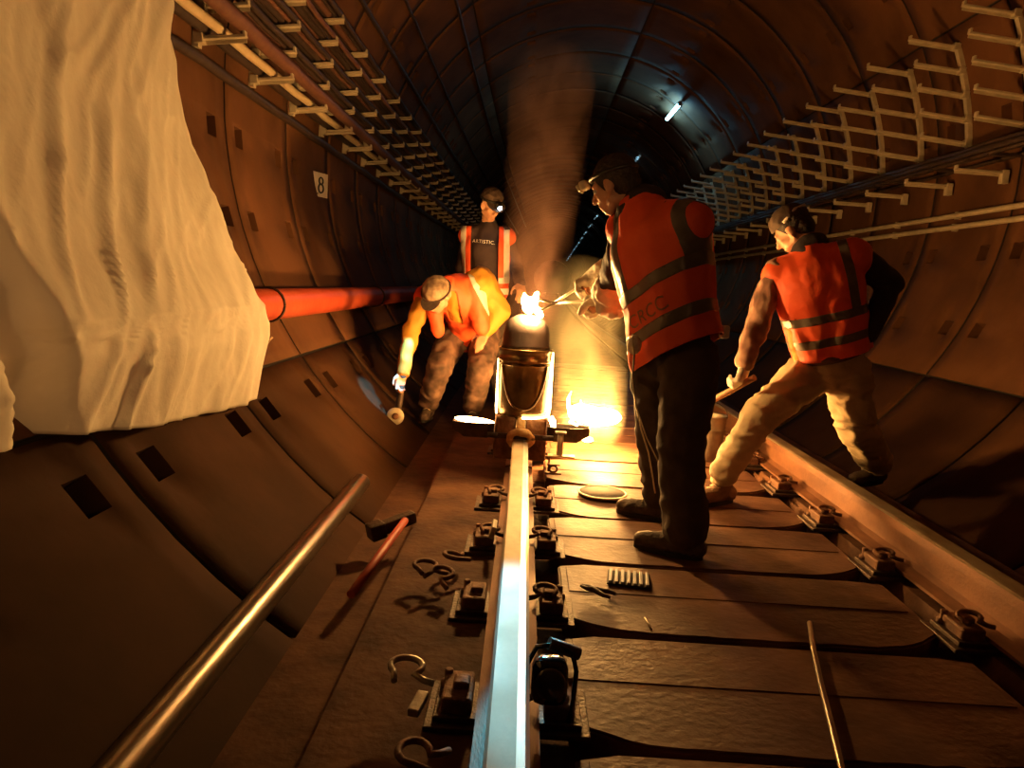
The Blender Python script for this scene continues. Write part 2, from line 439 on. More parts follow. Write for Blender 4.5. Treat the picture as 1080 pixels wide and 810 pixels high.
ordn = ['nearest', 'second nearest', 'third nearest', 'fourth nearest', 'fifth nearest', 'sixth nearest', 'seventh nearest', 'eighth nearest', 'ninth nearest', 'tenth nearest', 'eleventh nearest', 'twelfth nearest']
for k in range(26):
    y = 4.82+.735*k
    lab = 'five-armed cable bracket on right wall, '+ordn[k-1]+' fully in view' if 1 <= k <= 12 else ('pale five-armed cable bracket at the right edge of the photo' if k == 0 else 'pale five-armed cable bracket on right wall, far down the tunnel')
    place(rb, y, k == 0, lab, 'five-armed cable brackets on the right wall')
    y = 5.75+.735*k
    lab = 'single pale bracket arm below the cable shelf on right wall, '+ordn[k]+' in view' if k < 12 else 'single pale bracket arm below the cable shelf on right wall, far down the tunnel'
    place(lb, y, k == 0, lab, 'single bracket arms under the right cable shelf')
LT = [176.8, 173.4, 170.0, 166.6, 163.2]
lbk = bracket_column(LT, .27, -1)
for k in range(24):
    y = 2.5+.8*k
    lab = 'five-armed cable bracket carrying cables on left wall, '+ordn[k-2]+' in view' if 2 <= k <= 13 else 'five-armed cable bracket on left wall, '+('hidden above the white sheet' if k < 2 else 'far down the dark tunnel')
    place(lbk, y, k == 0, lab, 'cable brackets on the left wall')

# cables
def cable(th_, rr, rad, m, label, y0=-1.5, y1=30, wob=.006, seed=0, group=None, squash=None):
    rn = random.Random(seed); bm = new(); pts = []; y = y0
    while y < y1:
        sag = .010*math.cos((y-2.5)/.8*2*math.pi) if rr > 0 else 0
        pts.append(W(th_+rn.uniform(-wob, wob)*12, y, TR-rr+rn.uniform(-wob, wob))+Vector((0, 0, sag*.4))); y += .4 if y < 12 else 1.2
    tube(bm, pts, rad, 7, squash=squash)
    return tag(obj('cable', bm, m), label, 'cable', group)
n = 0
specs = []
for ti, tt in enumerate(LT):
    specs.append((tt-.1, [(.05, .022), (.11, .018), (.15, .03), (.2, .014), (.24, .02)] if ti else [(.045, .035), (.245, .045)]))
names = ['bottom', 'second', 'middle', 'fourth', 'top']
cnt = ['against the wall', 'second from the wall', 'in the middle', 'second from the arm tips', 'at the arm tips']
for ti, (tt, lst) in enumerate(specs):
    for ci, (rr, rad) in enumerate(lst):
        pz = W(tt, 0, TR).z
        r0 = W(tt, 0, TR-.015); px_ = Vector((r0.x+rr, 0, r0.z+.1*rr+.012+rad))
        th2 = math.degrees(math.atan2(px_.z-TCZ, px_.x-TCX)); r2 = math.hypot(px_.z-TCZ, px_.x-TCX)
        cable(th2, TR-r2, rad, M['cable_brown'] if (n % 3 == 1) else M['cable_dark'], 'dark cable on the %s tier of left wall brackets, %s' % (names[ti], cnt[ci] if ti else cnt[ci*4]), seed=n, wob=.003, group='dark cables on the %s tier of the left wall' % names[ti]); n += 1
r0 = W(176.8, 0, TR-.015)
px_ = Vector((r0.x+.13, 0, r0.z+.05)); cable(math.degrees(math.atan2(px_.z-TCZ, px_.x-TCX)), TR-math.hypot(px_.z-TCZ, px_.x-TCX), .028, M['cable_cream'], 'cream flat cable on the lowest left wall tier', seed=91, wob=.003)
cable(178.9, .035, .03, M['cable_dark'], 'black cable strapped to left wall just below the lowest brackets', seed=92, wob=.004)
for i, (tt, rr, rad) in enumerate([(3.8, .06, .035), (3.3, .13, .03), (4.0, .2, .03), (4.6, .10, .025), (3.0, .25, .025)]):
    cable(tt, rr, rad, M['cable_dark'], ['thick dark cable nearest the wall on right cable shelf', 'second thick dark cable from the wall on right cable shelf', 'upper middle dark cable on right cable shelf', 'topmost dark cable on right cable shelf', 'outermost dark cable on right cable shelf'][i], seed=100+i, y1=26, group='dark cables on the right wall shelf')
sh = thing('cable_shelf', 'dark shelf carrying thick cables along the right wall', 'shelf')
for k in range(30):
    bm = new(); box(bm, W(2.1, -.3+.735*k, TR-.15)+Vector((0, 0, -.01)), (.30, .035, .02)); obj('shelf_arm', bm, M['iron'], sh)
for q in (.28, .04):
    bm = new(); tube(bm, [W(2.1, y, TR-q) for y in [-1, 8, 12, 16, 20, 22]], .018, 4); obj('shelf_rail', bm, M['iron'], sh)
for i, (tt, rad, lab) in enumerate([(152.5, .022, 'leftmost of three thin dark cables along the tunnel crown'), (144, .016, 'middle of three thin dark cables along the tunnel crown'), (132.5, .02, 'rightmost of three thin dark cables along the tunnel crown')]):
    cable(tt, .03, rad, M['cable_dark'], lab, seed=200+i, y1=40, wob=.003)

# thin crack-like seam strip on left wall
# tunnel lamps
def tunnel_lamp():
    t = thing('tunnel_lamp', 'x', 'lamp')
    bm = new(); tube(bm, [(0, -.55, 0), (0, .55, 0)], .030, 12); obj('lamp_tube', bm, M['tubelamp'], t, True)
    bm = new(); box(bm, (.045, 0, .05), (.05, 1.25, .05), Matrix.Rotation(R(-54), 3, 'Y'), bev=.004)
    for s in (-1, 1): box(bm, (0, s*.6, 0), (.07, .08, .07), bev=.01)
    obj('lamp_housing', bm, M['iron'], t); return t
l0 = tunnel_lamp()
for k, y in enumerate([13.6]+[19+5*i for i in range(15)]):
    r = l0 if k == 0 else copy_tree(l0)
    r.location = W(54.6, y, TR-.10); r['label'] = 'bright bluish tube lamp high on right wall, by far the nearest one' if k == 0 else 'tiny distant blue lamp in the row curving away down the tunnel'
    r['group'] = 'tube lamps along the tunnel'
    if k == 1: far_me = l0.children[0].data.copy(); far_me.materials[0] = M['fartube']
    if k: [c for c in r.children if c.name.startswith('lamp_tube')][0].data = far_me

# number sign
sroot = thing('number_sign', 'small pale plate with a black number 8 on left wall', 'sign', W(-173.6, 6.44, TR-.02))
n_in = (Vector((TCX, 6.44, TCZ))-W(-173.6, 6.44)).normalized()
sroot.rotation_euler = (Matrix.Rotation(R(38), 3, 'Z').inverted() @ n_in).to_track_quat('Z', 'Y').to_euler()
sroot.rotation_euler = Matrix(((0, 0, 1), (1, 0, 0), (0, 1, 0))).to_euler()
sroot.rotation_euler = (Matrix.Rotation(R(-18), 3, 'Z') @ Matrix(((0, 0, 1), (1, 0, 0), (0, 1, 0)))).to_euler()
bm = new(); box(bm, (0, 0, .004), (.215, .20, .006), bev=.002); obj('plate', bm, M['sign'], sroot)
bm = new()
for cz, rr in ((.032, .028), (-.03, .036)):
    tube(bm, [Vector((.0+rr*math.cos(a), cz+rr*math.sin(a), .010)) for a in [2*math.pi*i/24 for i in range(25)]], .008, 6)
obj('digit', bm, M['black'], sroot)
bm = new(); lathe(bm, [(.006, 0), (.006, .005), (.002, .007)], (-.045, -.075, .007), 10)
obj('screw', bm, M['iron'], sroot)
bm = new()
for q in ((-1), 1): box(bm, (q*.07, 0, -.025), (.02, .1, .06))
obj('sign_bracket', bm, M['iron'], sroot)
# ================================================================ WHITE SHEET
def sheet():
    bm = new(); nu, nv = 150, 170
    # edge of the sheet along the tunnel, at five heights (v: 0 top .. 1 hem)
    def lerp(tab, v):
        for (a, x), (b, y) in zip(tab, tab[1:]):
            if v <= b: return x+(y-x)*(v-a)/(b-a)
        return tab[-1][1]
    zt = [(0, 2.12), (.12, 2.06), (.45, 1.35), (.78, .70), (.86, .60), (1, .26)]
    xt = [(0, -1.62), (.06, -1.52), (.12, -1.46), (.45, -1.40), (.68, -1.29), (.78, -1.20), (.88, -1.20), (1, -1.26)]
    rt = [(0, 2.85), (.12, 2.95), (.30, 3.04), (.45, 3.12), (.60, 3.22), (.72, 3.32), (.80, 3.40), (.86, 3.43), (1, 3.36)]
    grid = []
    for i in range(nv+1):
        v = i/nv; row = []
        for j in range(nu+1):
            u = j/nu
            yr = lerp(rt, v); yl = .4
            y = yl+(yr-yl)*u; z = lerp(zt, v); x = lerp(xt, v)
            if v > .86: z += .0
            # vertical and slanting folds, fading where the sheet lies over the pipe
            k = min(1, v*4)*(1-.75*math.exp(-((v-.80)/.07)**2))
            yy = y+.30*v+.10*noise.noise(Vector((y*1.3, v*2, 4)))
            d = 0
            d += .016*math.sin(yy*9.5+1.4*noise.noise(Vector((v*1.1, yy*.8, 0))))*k
            d += .030*noise.noise(Vector((yy*3.4, v*.9, 1.7)))*k
            rd = 1-abs(noise.noise(Vector((yy*4.2+v*1.2, v*1.0, 9.1))))*5
            d += .026*max(0, rd)*k
            rd2 = 1-abs(noise.noise(Vector((yy*6-v*2.5, v*2.2, 3.1))))*6
            d -= .005*max(0, rd2)
            rd3 = 1-abs(noise.noise(Vector((yy*7+v*5, v*5, 13.1))))*7
            d += .010*max(0, rd3)
            d += .0035*noise.noise(Vector((yy*24, v*14, 5)))
            # a deep hollow near the camera where the sheet sags behind a bulging fold
            edge = 1.78+.29*(v-.58)/.42
            h0 = max(0, min(1, (v-.50)/.15)); q = max(0, min(1, (edge-y)/.08)); q = q*q*(3-2*q)
            q2 = max(0, min(1, (edge-.17-y)/.13)) *max(0, min(1, (v-.70)/.1))
            d -= h0*.19*(q-.9*q2)
            d = max(d, -1.305-1.3*max(0, .74-v)-1.3*max(0, v-.88)-x)
            if v > .84: # the hem waves gently
                h = (v-.84)/.16; d += .012*h*math.sin(y*8+1)+.01*h*noise.noise(Vector((y*5, 0, 3)))
            z += .02*noise.noise(Vector((y*1.5, v*1.2, 7)))+(.15*(max(0, 3.2-y)/1.6)**1.4-.006*math.sin(y*5))*max(0, (v-.8)/.2)
            row.append(bm.verts.new((x+d, y+.010*noise.noise(Vector((v*9, u*2, 2))), z)))
        grid.append(row)
    for i in range(nv):
        for j in range(nu):
            f = bm.faces.new((grid[i][j], grid[i+1][j], grid[i+1][j+1], grid[i][j+1])); f.smooth = True
    o = obj('sheet', bm, M['cloth']); s = o.modifiers.new('thick', 'SOLIDIFY'); s.thickness = .003; s.offset = -1
    return tag(o, 'large white crumpled sheet hung from the left wall brackets and draped over the red pipe', 'sheet')
sheet()

# ================================================================ WELDING RIG
XC, YC = .012, 4.15
t = thing('rail_mould', 'brown clay-packed casting mould clamped around the left rail joint, slag pans at both sides', 'mould', (XC, YC, 0))
def rel(bm_fn, name, m, parent=t, smooth=False):
    bm = new(); bm_fn(bm); return obj(name, bm, m, parent, smooth)
def lumpy(bm, amp, sc=20):
    bmesh.ops.subdivide_edges(bm, edges=bm.edges, cuts=3, use_grid_fill=True)
    for v in bm.verts: v.co += v.normal*amp*noise.noise(v.co*sc) if v.normal.length else Vector()
for s in (-1, 1):
    bm = new(); box(bm, (s*.088, 0, .005), (.115, .19, .24), bev=.014); bm.normal_update(); lumpy(bm, .009, 22); obj('mould_half', bm, M['clay'], t)
bm = new(); box(bm, (0, -.085, .082), (.045, .035, .12), bev=.008); box(bm, (0, 0, .12), (.24, .16, .03), bev=.01); bm.normal_update(); lumpy(bm, .004, 30); obj('clamp_bar', bm, M['paste'], t)
bm = new()
tube(bm, [Vector((.062*math.cos(a), -.125, .012+.040*math.sin(a))) for a in [2*math.pi*i/24 for i in range(25)]], .021, 10); bm.normal_update()
for v in bm.verts: v.co += v.normal*.010*noise.noise(v.co*34)
obj('luting_collar', bm, M['paste'], t)
bm = new(); box(bm, (.0, -.10, .02), (.30, .02, .03), bev=.004)
for s in (-1, 1): lathe(bm, [(.016, -.03), (.016, .03)], (s*.155, -.10, .02), 8, axis=(1, 0, 0))
obj('clamp_screw', bm, M['iron'], t)
def pan(s, mslag):
    bm = new()
    L, wd, h = .24, .13, .085
    x0 = s*.15
    prof = [(-1, 0), (-.7, -1), (.7, -1), (1, 0), (.86, 0), (.6, -.82), (-.6, -.82), (-.86, 0)]
    rows = []
    for (u, k) in ((0, .75), (.15, 1), (.7, 1), (1, .55)):
        rows.append([bm.verts.new((x0+s*u*L, a*wd/2*k, .075+b*h*k)) for a, b in prof])
    for a, b in zip(rows, rows[1:]):
        for q in range(8): bm.faces.new((a[q], a[(q+1) % 8], b[(q+1) % 8], b[q]))
    bm.faces.new(rows[0]); bm.faces.new(rows[-1][::-1]); bmesh.ops.recalc_face_normals(bm, faces=bm.faces)
    p = obj('slag_pan', bm, M['iron'], t)
    return p
pl = pan(-1, None); pr = pan(1, None)
bm = new(); bmesh.ops.create_icosphere(bm, subdivisions=3, radius=1, matrix=Matrix.Translation((-.265, -.01, .080)) @ Matrix.Rotation(R(4), 4, 'Y') @ Matrix.Diagonal((.115, .045, .017, 1)))
obj('molten_slag', bm, M['slag'], pl, True)
# crucible
t2 = thing('thermite_crucible', 'bright-edged steel crucible with rounded grey cap standing on the casting mould', 'crucible', (XC+.002, YC, .135))
bm = new(); tube(bm, [(.149*math.cos(a), .149*math.sin(a), .285) for a in [2*math.pi*i/40 for i in range(41)]], .005, 6, cap=False); obj('hoop', bm, M['brass'], t2)
bm = new(); lathe(bm, [(.128, 0), (.140, .006), (.143, .04), (.146, .20), (.147, .30), (.152, .303), (.152, .312), (.147, .315), (.147, .352), (.150, .355), (.150, .366), (.150, .372), (.135, .372), (.134, .05), (.10, .03)], (0, 0, 0), 48)
obj('shell', bm, M['brass'], t2)
# U-shaped heat shield rim welded to the front of the shell
bm = new(); pts = []
for i in range(33):
    a = -math.pi/2+math.pi*(i/32-.5)*1.0
    u = i/32*2-1; ang = -math.pi/2+u*.98
    z = .045+.235*abs(u)**2.6
    pts.append(Vector((.149*math.cos(ang), .149*math.sin(ang), z)))
tube(bm, pts, .006, 8); obj('shield_rim', bm, M['brass'], t2)
bm = new(); lathe(bm, [(.139, .372), (.132, .392), (.128, .46), (.118, .50), (.095, .535), (.060, .555), (.03, .560), (.001, .561)], (0, 0, 0), 40); obj('cap', bm, M['capsteel'], t2)
# hot seam below; emissive side strips stand in for rim light from the flame
bm = new(); tube(bm, [Vector((.145*math.cos(a), .145*math.sin(a), -.002)) for a in [math.pi*(-.5+1.1*i/20) for i in range(21)]], .006, 8)
tube(bm, [(.146, -.05, .0), (.148, -.05, .05), (.149, -.05, .16), (.151, -.05, .28), (.153, -.05, .36)], [.008, .013, .011, .008, .004], 8)
tube(bm, [(-.144, -.05, .0), (-.146, -.05, .05), (-.148, -.05, .2), (-.150, -.05, .31)], [.005, .007, .005, .002], 8)
obj('seam_and_rim_glow', bm, M['glow'], t2)
bm = new(); tube(bm, [(.16, -.03, -.005), (.175, -.035, -.03), (.185, -.035, -.075)], [.016, .020, .012], 8); obj('molten_drip', bm, M['glow'], t2)

# flame jetting off the right slag pan
bm = new()
c0 = P(604, 436, 4.50); c1 = P(653, 441, 4.75); pts = []; rr = []
for i in range(17):
    u = i/16; pts.append(c0.lerp(c1, u)+Vector((0, 0, .012*math.sin(u*9)*(1-u)))); rr.append(.009+.050*math.sin(math.pi*min(1, u*.55+.25))**1.2*(1 if u < .9 else max(.25, 1-(u-.9)*7)))
tube(bm, pts, rr, 14)
for v in bm.verts: v.co += Vector((0, 0, .006*noise.noise(v.co*40)))
fl = obj('flame', bm, M['flame'], None, True); tag(fl, 'blinding white-yellow flame jetting right from the slag pan', 'flame')
bm = new()
for (a, b, c, d) in (((.30, 4.13, .15), (.275, 4.13, .19), (.27, 4.13, .24), (.285, 4.13, .28)), ((.31, 4.13, .13), (.29, 4.12, .11), (.33, 4.12, .09), (.345, 4.12, .12)), ((.33, 4.13, .17), (.33, 4.13, .20), (.345, 4.13, .215), (.34, 4.13, .235))):
    tube(bm, [a, b, c, d], [.014, .012, .008, .002], 8)
obj('flame_tongue', bm, M['glow'], fl, True)
# ================================================================ PEOPLE
def _sphere(bm, c, r, M3=None, sub=2):
    m = Matrix.Translation(c)
    if M3 is not None: m = m @ M3.to_4x4()
    bmesh.ops.create_icosphere(bm, subdivisions=sub, radius=1, matrix=m @ Matrix.Diagonal((r[0], r[1], r[2], 1)))
def _cap(bm, a, b, ra, rb, sq=1):
    """tapered capsule as one closed hull; sq squashes it across its own side axis"""
    t = new(); a = Vector(a); b = Vector(b)
    for p, r in ((a, ra), (b, rb)):
        bmesh.ops.create_icosphere(t, subdivisions=2, radius=r, matrix=Matrix.Translation(p))
    bmesh.ops.convex_hull(t, input=t.verts)
    dead = [v for v in t.verts if not v.link_faces]
    bmesh.ops.delete(t, geom=dead, context='VERTS')
    me = bpy.data.meshes.new('tmp'); t.to_mesh(me); t.free(); bm.from_mesh(me); bpy.data.meshes.remove(me)
def blob(prims, vox=.012, smooth=8, wr=0, wf=9, seed=0, stretch=(1, 1, 1)):
    """one continuous skin around many limbs: voxel union, relaxed, then folded"""
    bm = new()
    for p in prims:
        if p[0] == 'c': _cap(bm, *p[1:])
        else: _sphere(bm, *p[1:])
    me = bpy.data.meshes.new('tmp'); bm.to_mesh(me); bm.free()
    o = bpy.data.objects.new('tmp', me); C.objects.link(o)
    m = o.modifiers.new('r', 'REMESH'); m.mode = 'VOXEL'; m.voxel_size = vox
    if smooth: s = o.modifiers.new('s', 'SMOOTH'); s.iterations = smooth; s.factor = .5
    dg = bpy.context.evaluated_depsgraph_get(); dg.update()
    res = bpy.data.meshes.new_from_object(o.evaluated_get(dg))
    bpy.data.objects.remove(o); bpy.data.meshes.remove(me)
    if wr:
        nb = new(); nb.from_mesh(res); nb.normal_update()
        off = Vector((seed*3.1, seed*1.7, 0)); st = Vector(stretch)
        dsp = []
        for v in nb.verts:
            q = Vector((v.co.x*st.x, v.co.y*st.y, v.co.z*st.z))*wf+off
            q2 = q+Vector((noise.noise(q*.6), noise.noise(q*.6+Vector((5, 0, 0))), noise.noise(q*.6+Vector((0, 5, 0)))))*.9
            d = (1-abs(noise.noise(q2))*2.4)
            dsp.append(v.normal*wr*(d*.9+.5*noise.noise(q*2.3)))
        for v, d in zip(nb.verts, dsp): v.co += d
        nb.to_mesh(res); nb.free()
    for p in res.polygons: p.use_smooth = True
    return res
def frame(f, u):
    f = Vector(f).normalized(); u = Vector(u); s = f.cross(u).normalized(); u = s.cross(f).normalized()
    return Matrix((s, f, u)).transposed()      # columns: side(right), forward, up
def head_prims(c, FM, k=1.0):
    def L(x, y, z): return c+FM @ Vector((x, y, z))*k
    return [('e', L(0, -.012, .030), (.076*k, .094*k, .088*k), FM), ('e', L(0, .030, -.028), (.060*k, .062*k, .070*k), FM), ('e', L(0, .052, -.088), (.036*k, .030*k, .026*k), FM),
            ('c', L(-.045, .01, -.060), L(0, .050, -.095), .028*k, .022*k), ('c', L(.045, .01, -.060), L(0, .050, -.095), .028*k, .022*k),
            ('c', L(0, .085, .012), L(0, .108, -.030), .010*k, .015*k), ('c', L(-.035, .078, .022), L(.035, .078, .022), .013*k, .013*k),
            ('e', L(-.036, .064, -.022), (.020*k, .018*k, .018*k), FM), ('e', L(.036, .064, -.022), (.020*k, .018*k, .018*k), FM),
            ('c', L(-.020, .082, -.060), L(.020, .082, -.060), .010*k, .010*k), ('c', L(-.016, .080, -.070), L(.016, .080, -.070), .010*k, .010*k),
            ('e', L(-.079, .0, -.008), (.010*k, .022*k, .034*k), FM), ('e', L(.079, .0, -.008), (.010*k, .022*k, .034*k), FM)]
def hand_prims(wr, d, n, curl=.5, side=1, k=1.0, grow=0.0, spread=.16):
    """wr wrist, d direction of the hand, n direction the palm faces (fingers curl towards n); side +1: thumb on d x n side"""
    d = Vector(d).normalized(); n = Vector(n); n = (n-d*n.dot(d)).normalized(); s = d.cross(n)*side
    g = grow; out = []
    for q in (-.027, -.009, .009, .027):
        out.append(('c', wr+d*.012*k+s*q*.6*k, wr+d*.085*k+s*q*k, .018*k+g, .0135*k+g))
    base = {0: (.029, .082, (.036, .024, .020), .0088), 1: (.010, .090, (.042, .028, .021), .0092), 2: (-.010, .086, (.039, .025, .020), .0088), 3: (-.029, .076, (.030, .019, .018), .0078)}
    for i, (sx, lx, seg, r) in base.items():
        p = wr+d*lx*k+s*sx*k; a = 0; dd = (d+s*(sx*spread*6)).normalized()
        for j, L in enumerate(seg):
            a += curl*(.75, 1.0, .75)[j]
            v = dd*math.cos(a)+n*math.sin(a); q = p+v*L*k
            out.append(('c', p, q, (r-.0006*j)*k+g, (r-.0006*(j+1))*k+g)); p = q
    p = wr+d*.022*k+s*.024*k; v1 = (d*.62+s*.72+n*.30).normalized(); q = p+v1*.042*k; v2 = (d*.78+s*.25+n*.55*max(.4, curl)).normalized(); r_ = q+v2*.032*k; v3 = (d*.75-s*.05+n*.7*max(.4, curl)).normalized()
    out += [('c', p, q, .0145*k+g, .0115*k+g), ('c', q, r_, .011*k+g, .010*k+g), ('c', r_, r_+v3*.024*k, .010*k+g, .0085*k+g)]
    return out
def cutmesh(me, planes, keep=None):
    """clean cuts: planes = (co, no) pairs; faces on the +no side go"""
    b = new(); b.from_mesh(me)
    for co, no in planes:
        bmesh.ops.bisect_plane(b, geom=b.verts[:]+b.edges[:]+b.faces[:], plane_co=co, plane_no=no, clear_outer=True)
    return b
def slice_at(b, planes):
    for co, no in planes:
        bmesh.ops.bisect_plane(b, geom=b.verts[:]+b.edges[:]+b.faces[:], plane_co=co, plane_no=no)
def submesh(b, pred, off):
    """band of cloth lying on another: copy of the faces that pass, lifted by off, with its own thickness"""
    b.normal_update(); vm = {}; o = new()
    for f in b.faces:
        if pred(f.calc_center_median()):
            vs2 = []
            for v in f.verts:
                if v.index not in vm: vm[v.index] = o.verts.new(v.co+v.normal*off)
                vs2.append(vm[v.index])
            try: o.faces.new(vs2).smooth = True
            except ValueError: pass
    return o
def vest_on(root, prims, hem, up, fwd, side, stripes, mats, center, shoulder_bands=None, opening=None, neck=None, vox=.012, seed=0, text=None):
    me = blob(prims, vox, 8, .007, 7, seed, (1, 1, .6))
    pl = [(hem, -up)]
    if neck is not None: pl.append((neck, up))
    b = cutmesh(me, pl)
    if opening is not None:
        hw, c0 = opening
        slice_at(b, [(c0+side*hw, side), (c0-side*hw, side), (c0, fwd)])
        b.faces.ensure_lookup_table()
        kill = [f for f in b.faces if abs((f.calc_center_median()-c0).dot(side)) < hw and (f.calc_center_median()-c0).dot(fwd) > 0]
        bmesh.ops.delete(b, geom=kill, context='FACES')
    t_of = lambda p: (p-hem).dot(up)
    cuts = []
    for a, c in stripes: cuts += [(hem+up*a, up), (hem+up*c, up)]
    if shoulder_bands:
        for a, c in shoulder_bands: cuts += [(center+side*a, side), (center+side*c, side)]
    slice_at(b, cuts)
    b.verts.index_update()
    v = bpy.data.meshes.new('vest')
    bands = []
    for a, c in stripes: bands.append(submesh(b, lambda p: a < t_of(p) < c, .0035))
    if shoulder_bands:
        lo = max(c for a, c in stripes)
        for a, c in shoulder_bands: bands.append(submesh(b, lambda p: a < (p-center).dot(side) < c and t_of(p) > lo, .0035))
    b.to_mesh(v); b.free()
    for p in v.polygons: p.use_smooth = True
    vo = obj('vest', v, mats[0], root); s = vo.modifiers.new('t', 'SOLIDIFY'); s.thickness = .005; s.offset = 1
    for q in bands:
        so = obj('reflective_strip', q, mats[1], vo); s = so.modifiers.new('t', 'SOLIDIFY'); s.thickness = .003; s.offset = 1
    return vo
from mathutils.bvhtree import BVHTree
M['white'] = mat('white_print', (.9, .88, .85), None, rough=.5)
M['ghost'] = mat('faded_print', (.34, .15, .07), None, rough=.6)
def wrap_text(target, body, c, right, up, out, size, m, name='lettering'):
    """letters printed on cloth: every vertex is dropped onto the garment"""
    cu = bpy.data.curves.new('t', 'FONT'); cu.body = body; cu.size = size; cu.align_x = 'CENTER'; cu.align_y = 'CENTER'; cu.space_character = 1.1
    to = bpy.data.objects.new('t', cu); C.objects.link(to); dg = bpy.context.evaluated_depsgraph_get(); dg.update()
    me = bpy.data.meshes.new_from_object(to.evaluated_get(dg)); bpy.data.objects.remove(to); bpy.data.curves.remove(cu)
    b = new(); b.from_mesh(target.data); T = BVHTree.FromBMesh(b); b.free()
    bm = new(); bm.from_mesh(me); bpy.data.meshes.remove(me); bmesh.ops.triangulate(bm, faces=bm.faces)
    bmesh.ops.subdivide_edges(bm, edges=[e for e in bm.edges if e.calc_length() > size*.2], cuts=2)
    out = out.normalized()
    for v in bm.verts:
        p = c+right*v.co.x+up*v.co.y+out*.5; h = T.ray_cast(p, -out, 1.0)[0]
        v.co = (h if h else p-out*.36)+out*.008
    return obj(name, bm, m, target)
def eyes(root, c, FM, k=1):
    for s in (-1, 1):
        bm = new(); _sphere(bm, c+FM @ Vector((s*.031, .076, .004))*k, (.0125*k,)*3, FM); obj('eye', bm, M['eye'], root, True)
M['eye'] = mat('eye', (.5, .45, .4), None, rough=.2)
def shoe(root, ankle, toe, zfloor, m, name='boot', hgt=.14, w=.048):
    d = Vector((toe.x-ankle.x, toe.y-ankle.y, 0)).normalized(); L = .19
    h = Vector((ankle.x, ankle.y, zfloor)); sd = Vector((-d.y, d.x, 0)); up = Vector((0, 0, 1))
    heel = h-d*.055
    pr = [('c', heel+up*.048, h+d*.02+up*.05, .042, .044), ('c', h+d*.02+up*.048, h+d*.13+up*.040, .045, .041), ('c', h+d*.13+up*.038, h+d*.175+up*.036, .043, .034), ('c', h+up*.06, ankle+up*.05, .050, .054)]
    me = blob(pr, .008, 5, .003, 22)
    b = cutmesh(me, [(Vector((0, 0, zfloor+.012)), Vector((0, 0, -1)))])
    es = [e for e in b.edges if e.is_boundary]; bmesh.ops.holes_fill(b, edges=es, sides=0)
    o = obj(name, b, m, root, True)
    bm = new(); out = []
    for i in range(24):
        a = 2*math.pi*i/24; u = math.cos(a); v = math.sin(a)
        q = h+d*(.062+u*.145)+sd*(v*(.047 if u > 0 else .042)); out.append((q.x, q.y))
    extrude_poly(bm, out, zfloor, zfloor+.020); obj('sole', bm, M['sole'], o)
    bm = new()
    for i in range(4):
        q = h+d*(.055+.022*i)+up*(.098-.012*i); tube(bm, [q-sd*.028-up*.008, q+up*.004, q+sd*.028-up*.008], .0035, 6)
    obj('lace', bm, M['yarn'], o)
    return o
def helmet_band(root, c, FM, k=1, tilt=0, lit=None, name='headlamp', lamp_energy=0, out=.115):
    bm = new(); pts = []
    for i in range(33):
        a = 2*math.pi*i/32; pts.append(c+FM @ Vector((.092*math.cos(a), -.012+.106*math.sin(a), .050+.010*math.sin(a)))*k)
    tube(bm, pts, .009*k, 6, cap=False); hb = obj('headlamp_strap', bm, M['black'], root, True)
    bm = new(); q = c+FM @ Vector((0, out, .058))*k
    box(bm, q, (.055*k, .034*k, .040*k), FM, bev=.008); lathe(bm, [(.021*k, 0), (.023*k, .018*k), (.021*k, .020*k)], q+FM @ Vector((0, .012, 0))*k, 16, axis=FM @ Vector((0, 1, -.35)))
    hl = obj(name, bm, M['galv'] if lit is None else M['black'], root)
    if lit is not None:
        bm = new(); _sphere(bm, q+FM @ Vector((0, .034, -.008))*k, (.017*k, .008*k, .017*k), FM); obj('lamp_lens', bm, lit, hl, True)
    return q

UP = Vector((0, 0, 1))
def settle(root):
    """meshes were shaped in world space: bring them into the frame of the Empty at the person's feet"""
    T = Matrix.Translation(-root.location)
    for ch in root.children_recursive: ch.data.transform(T)
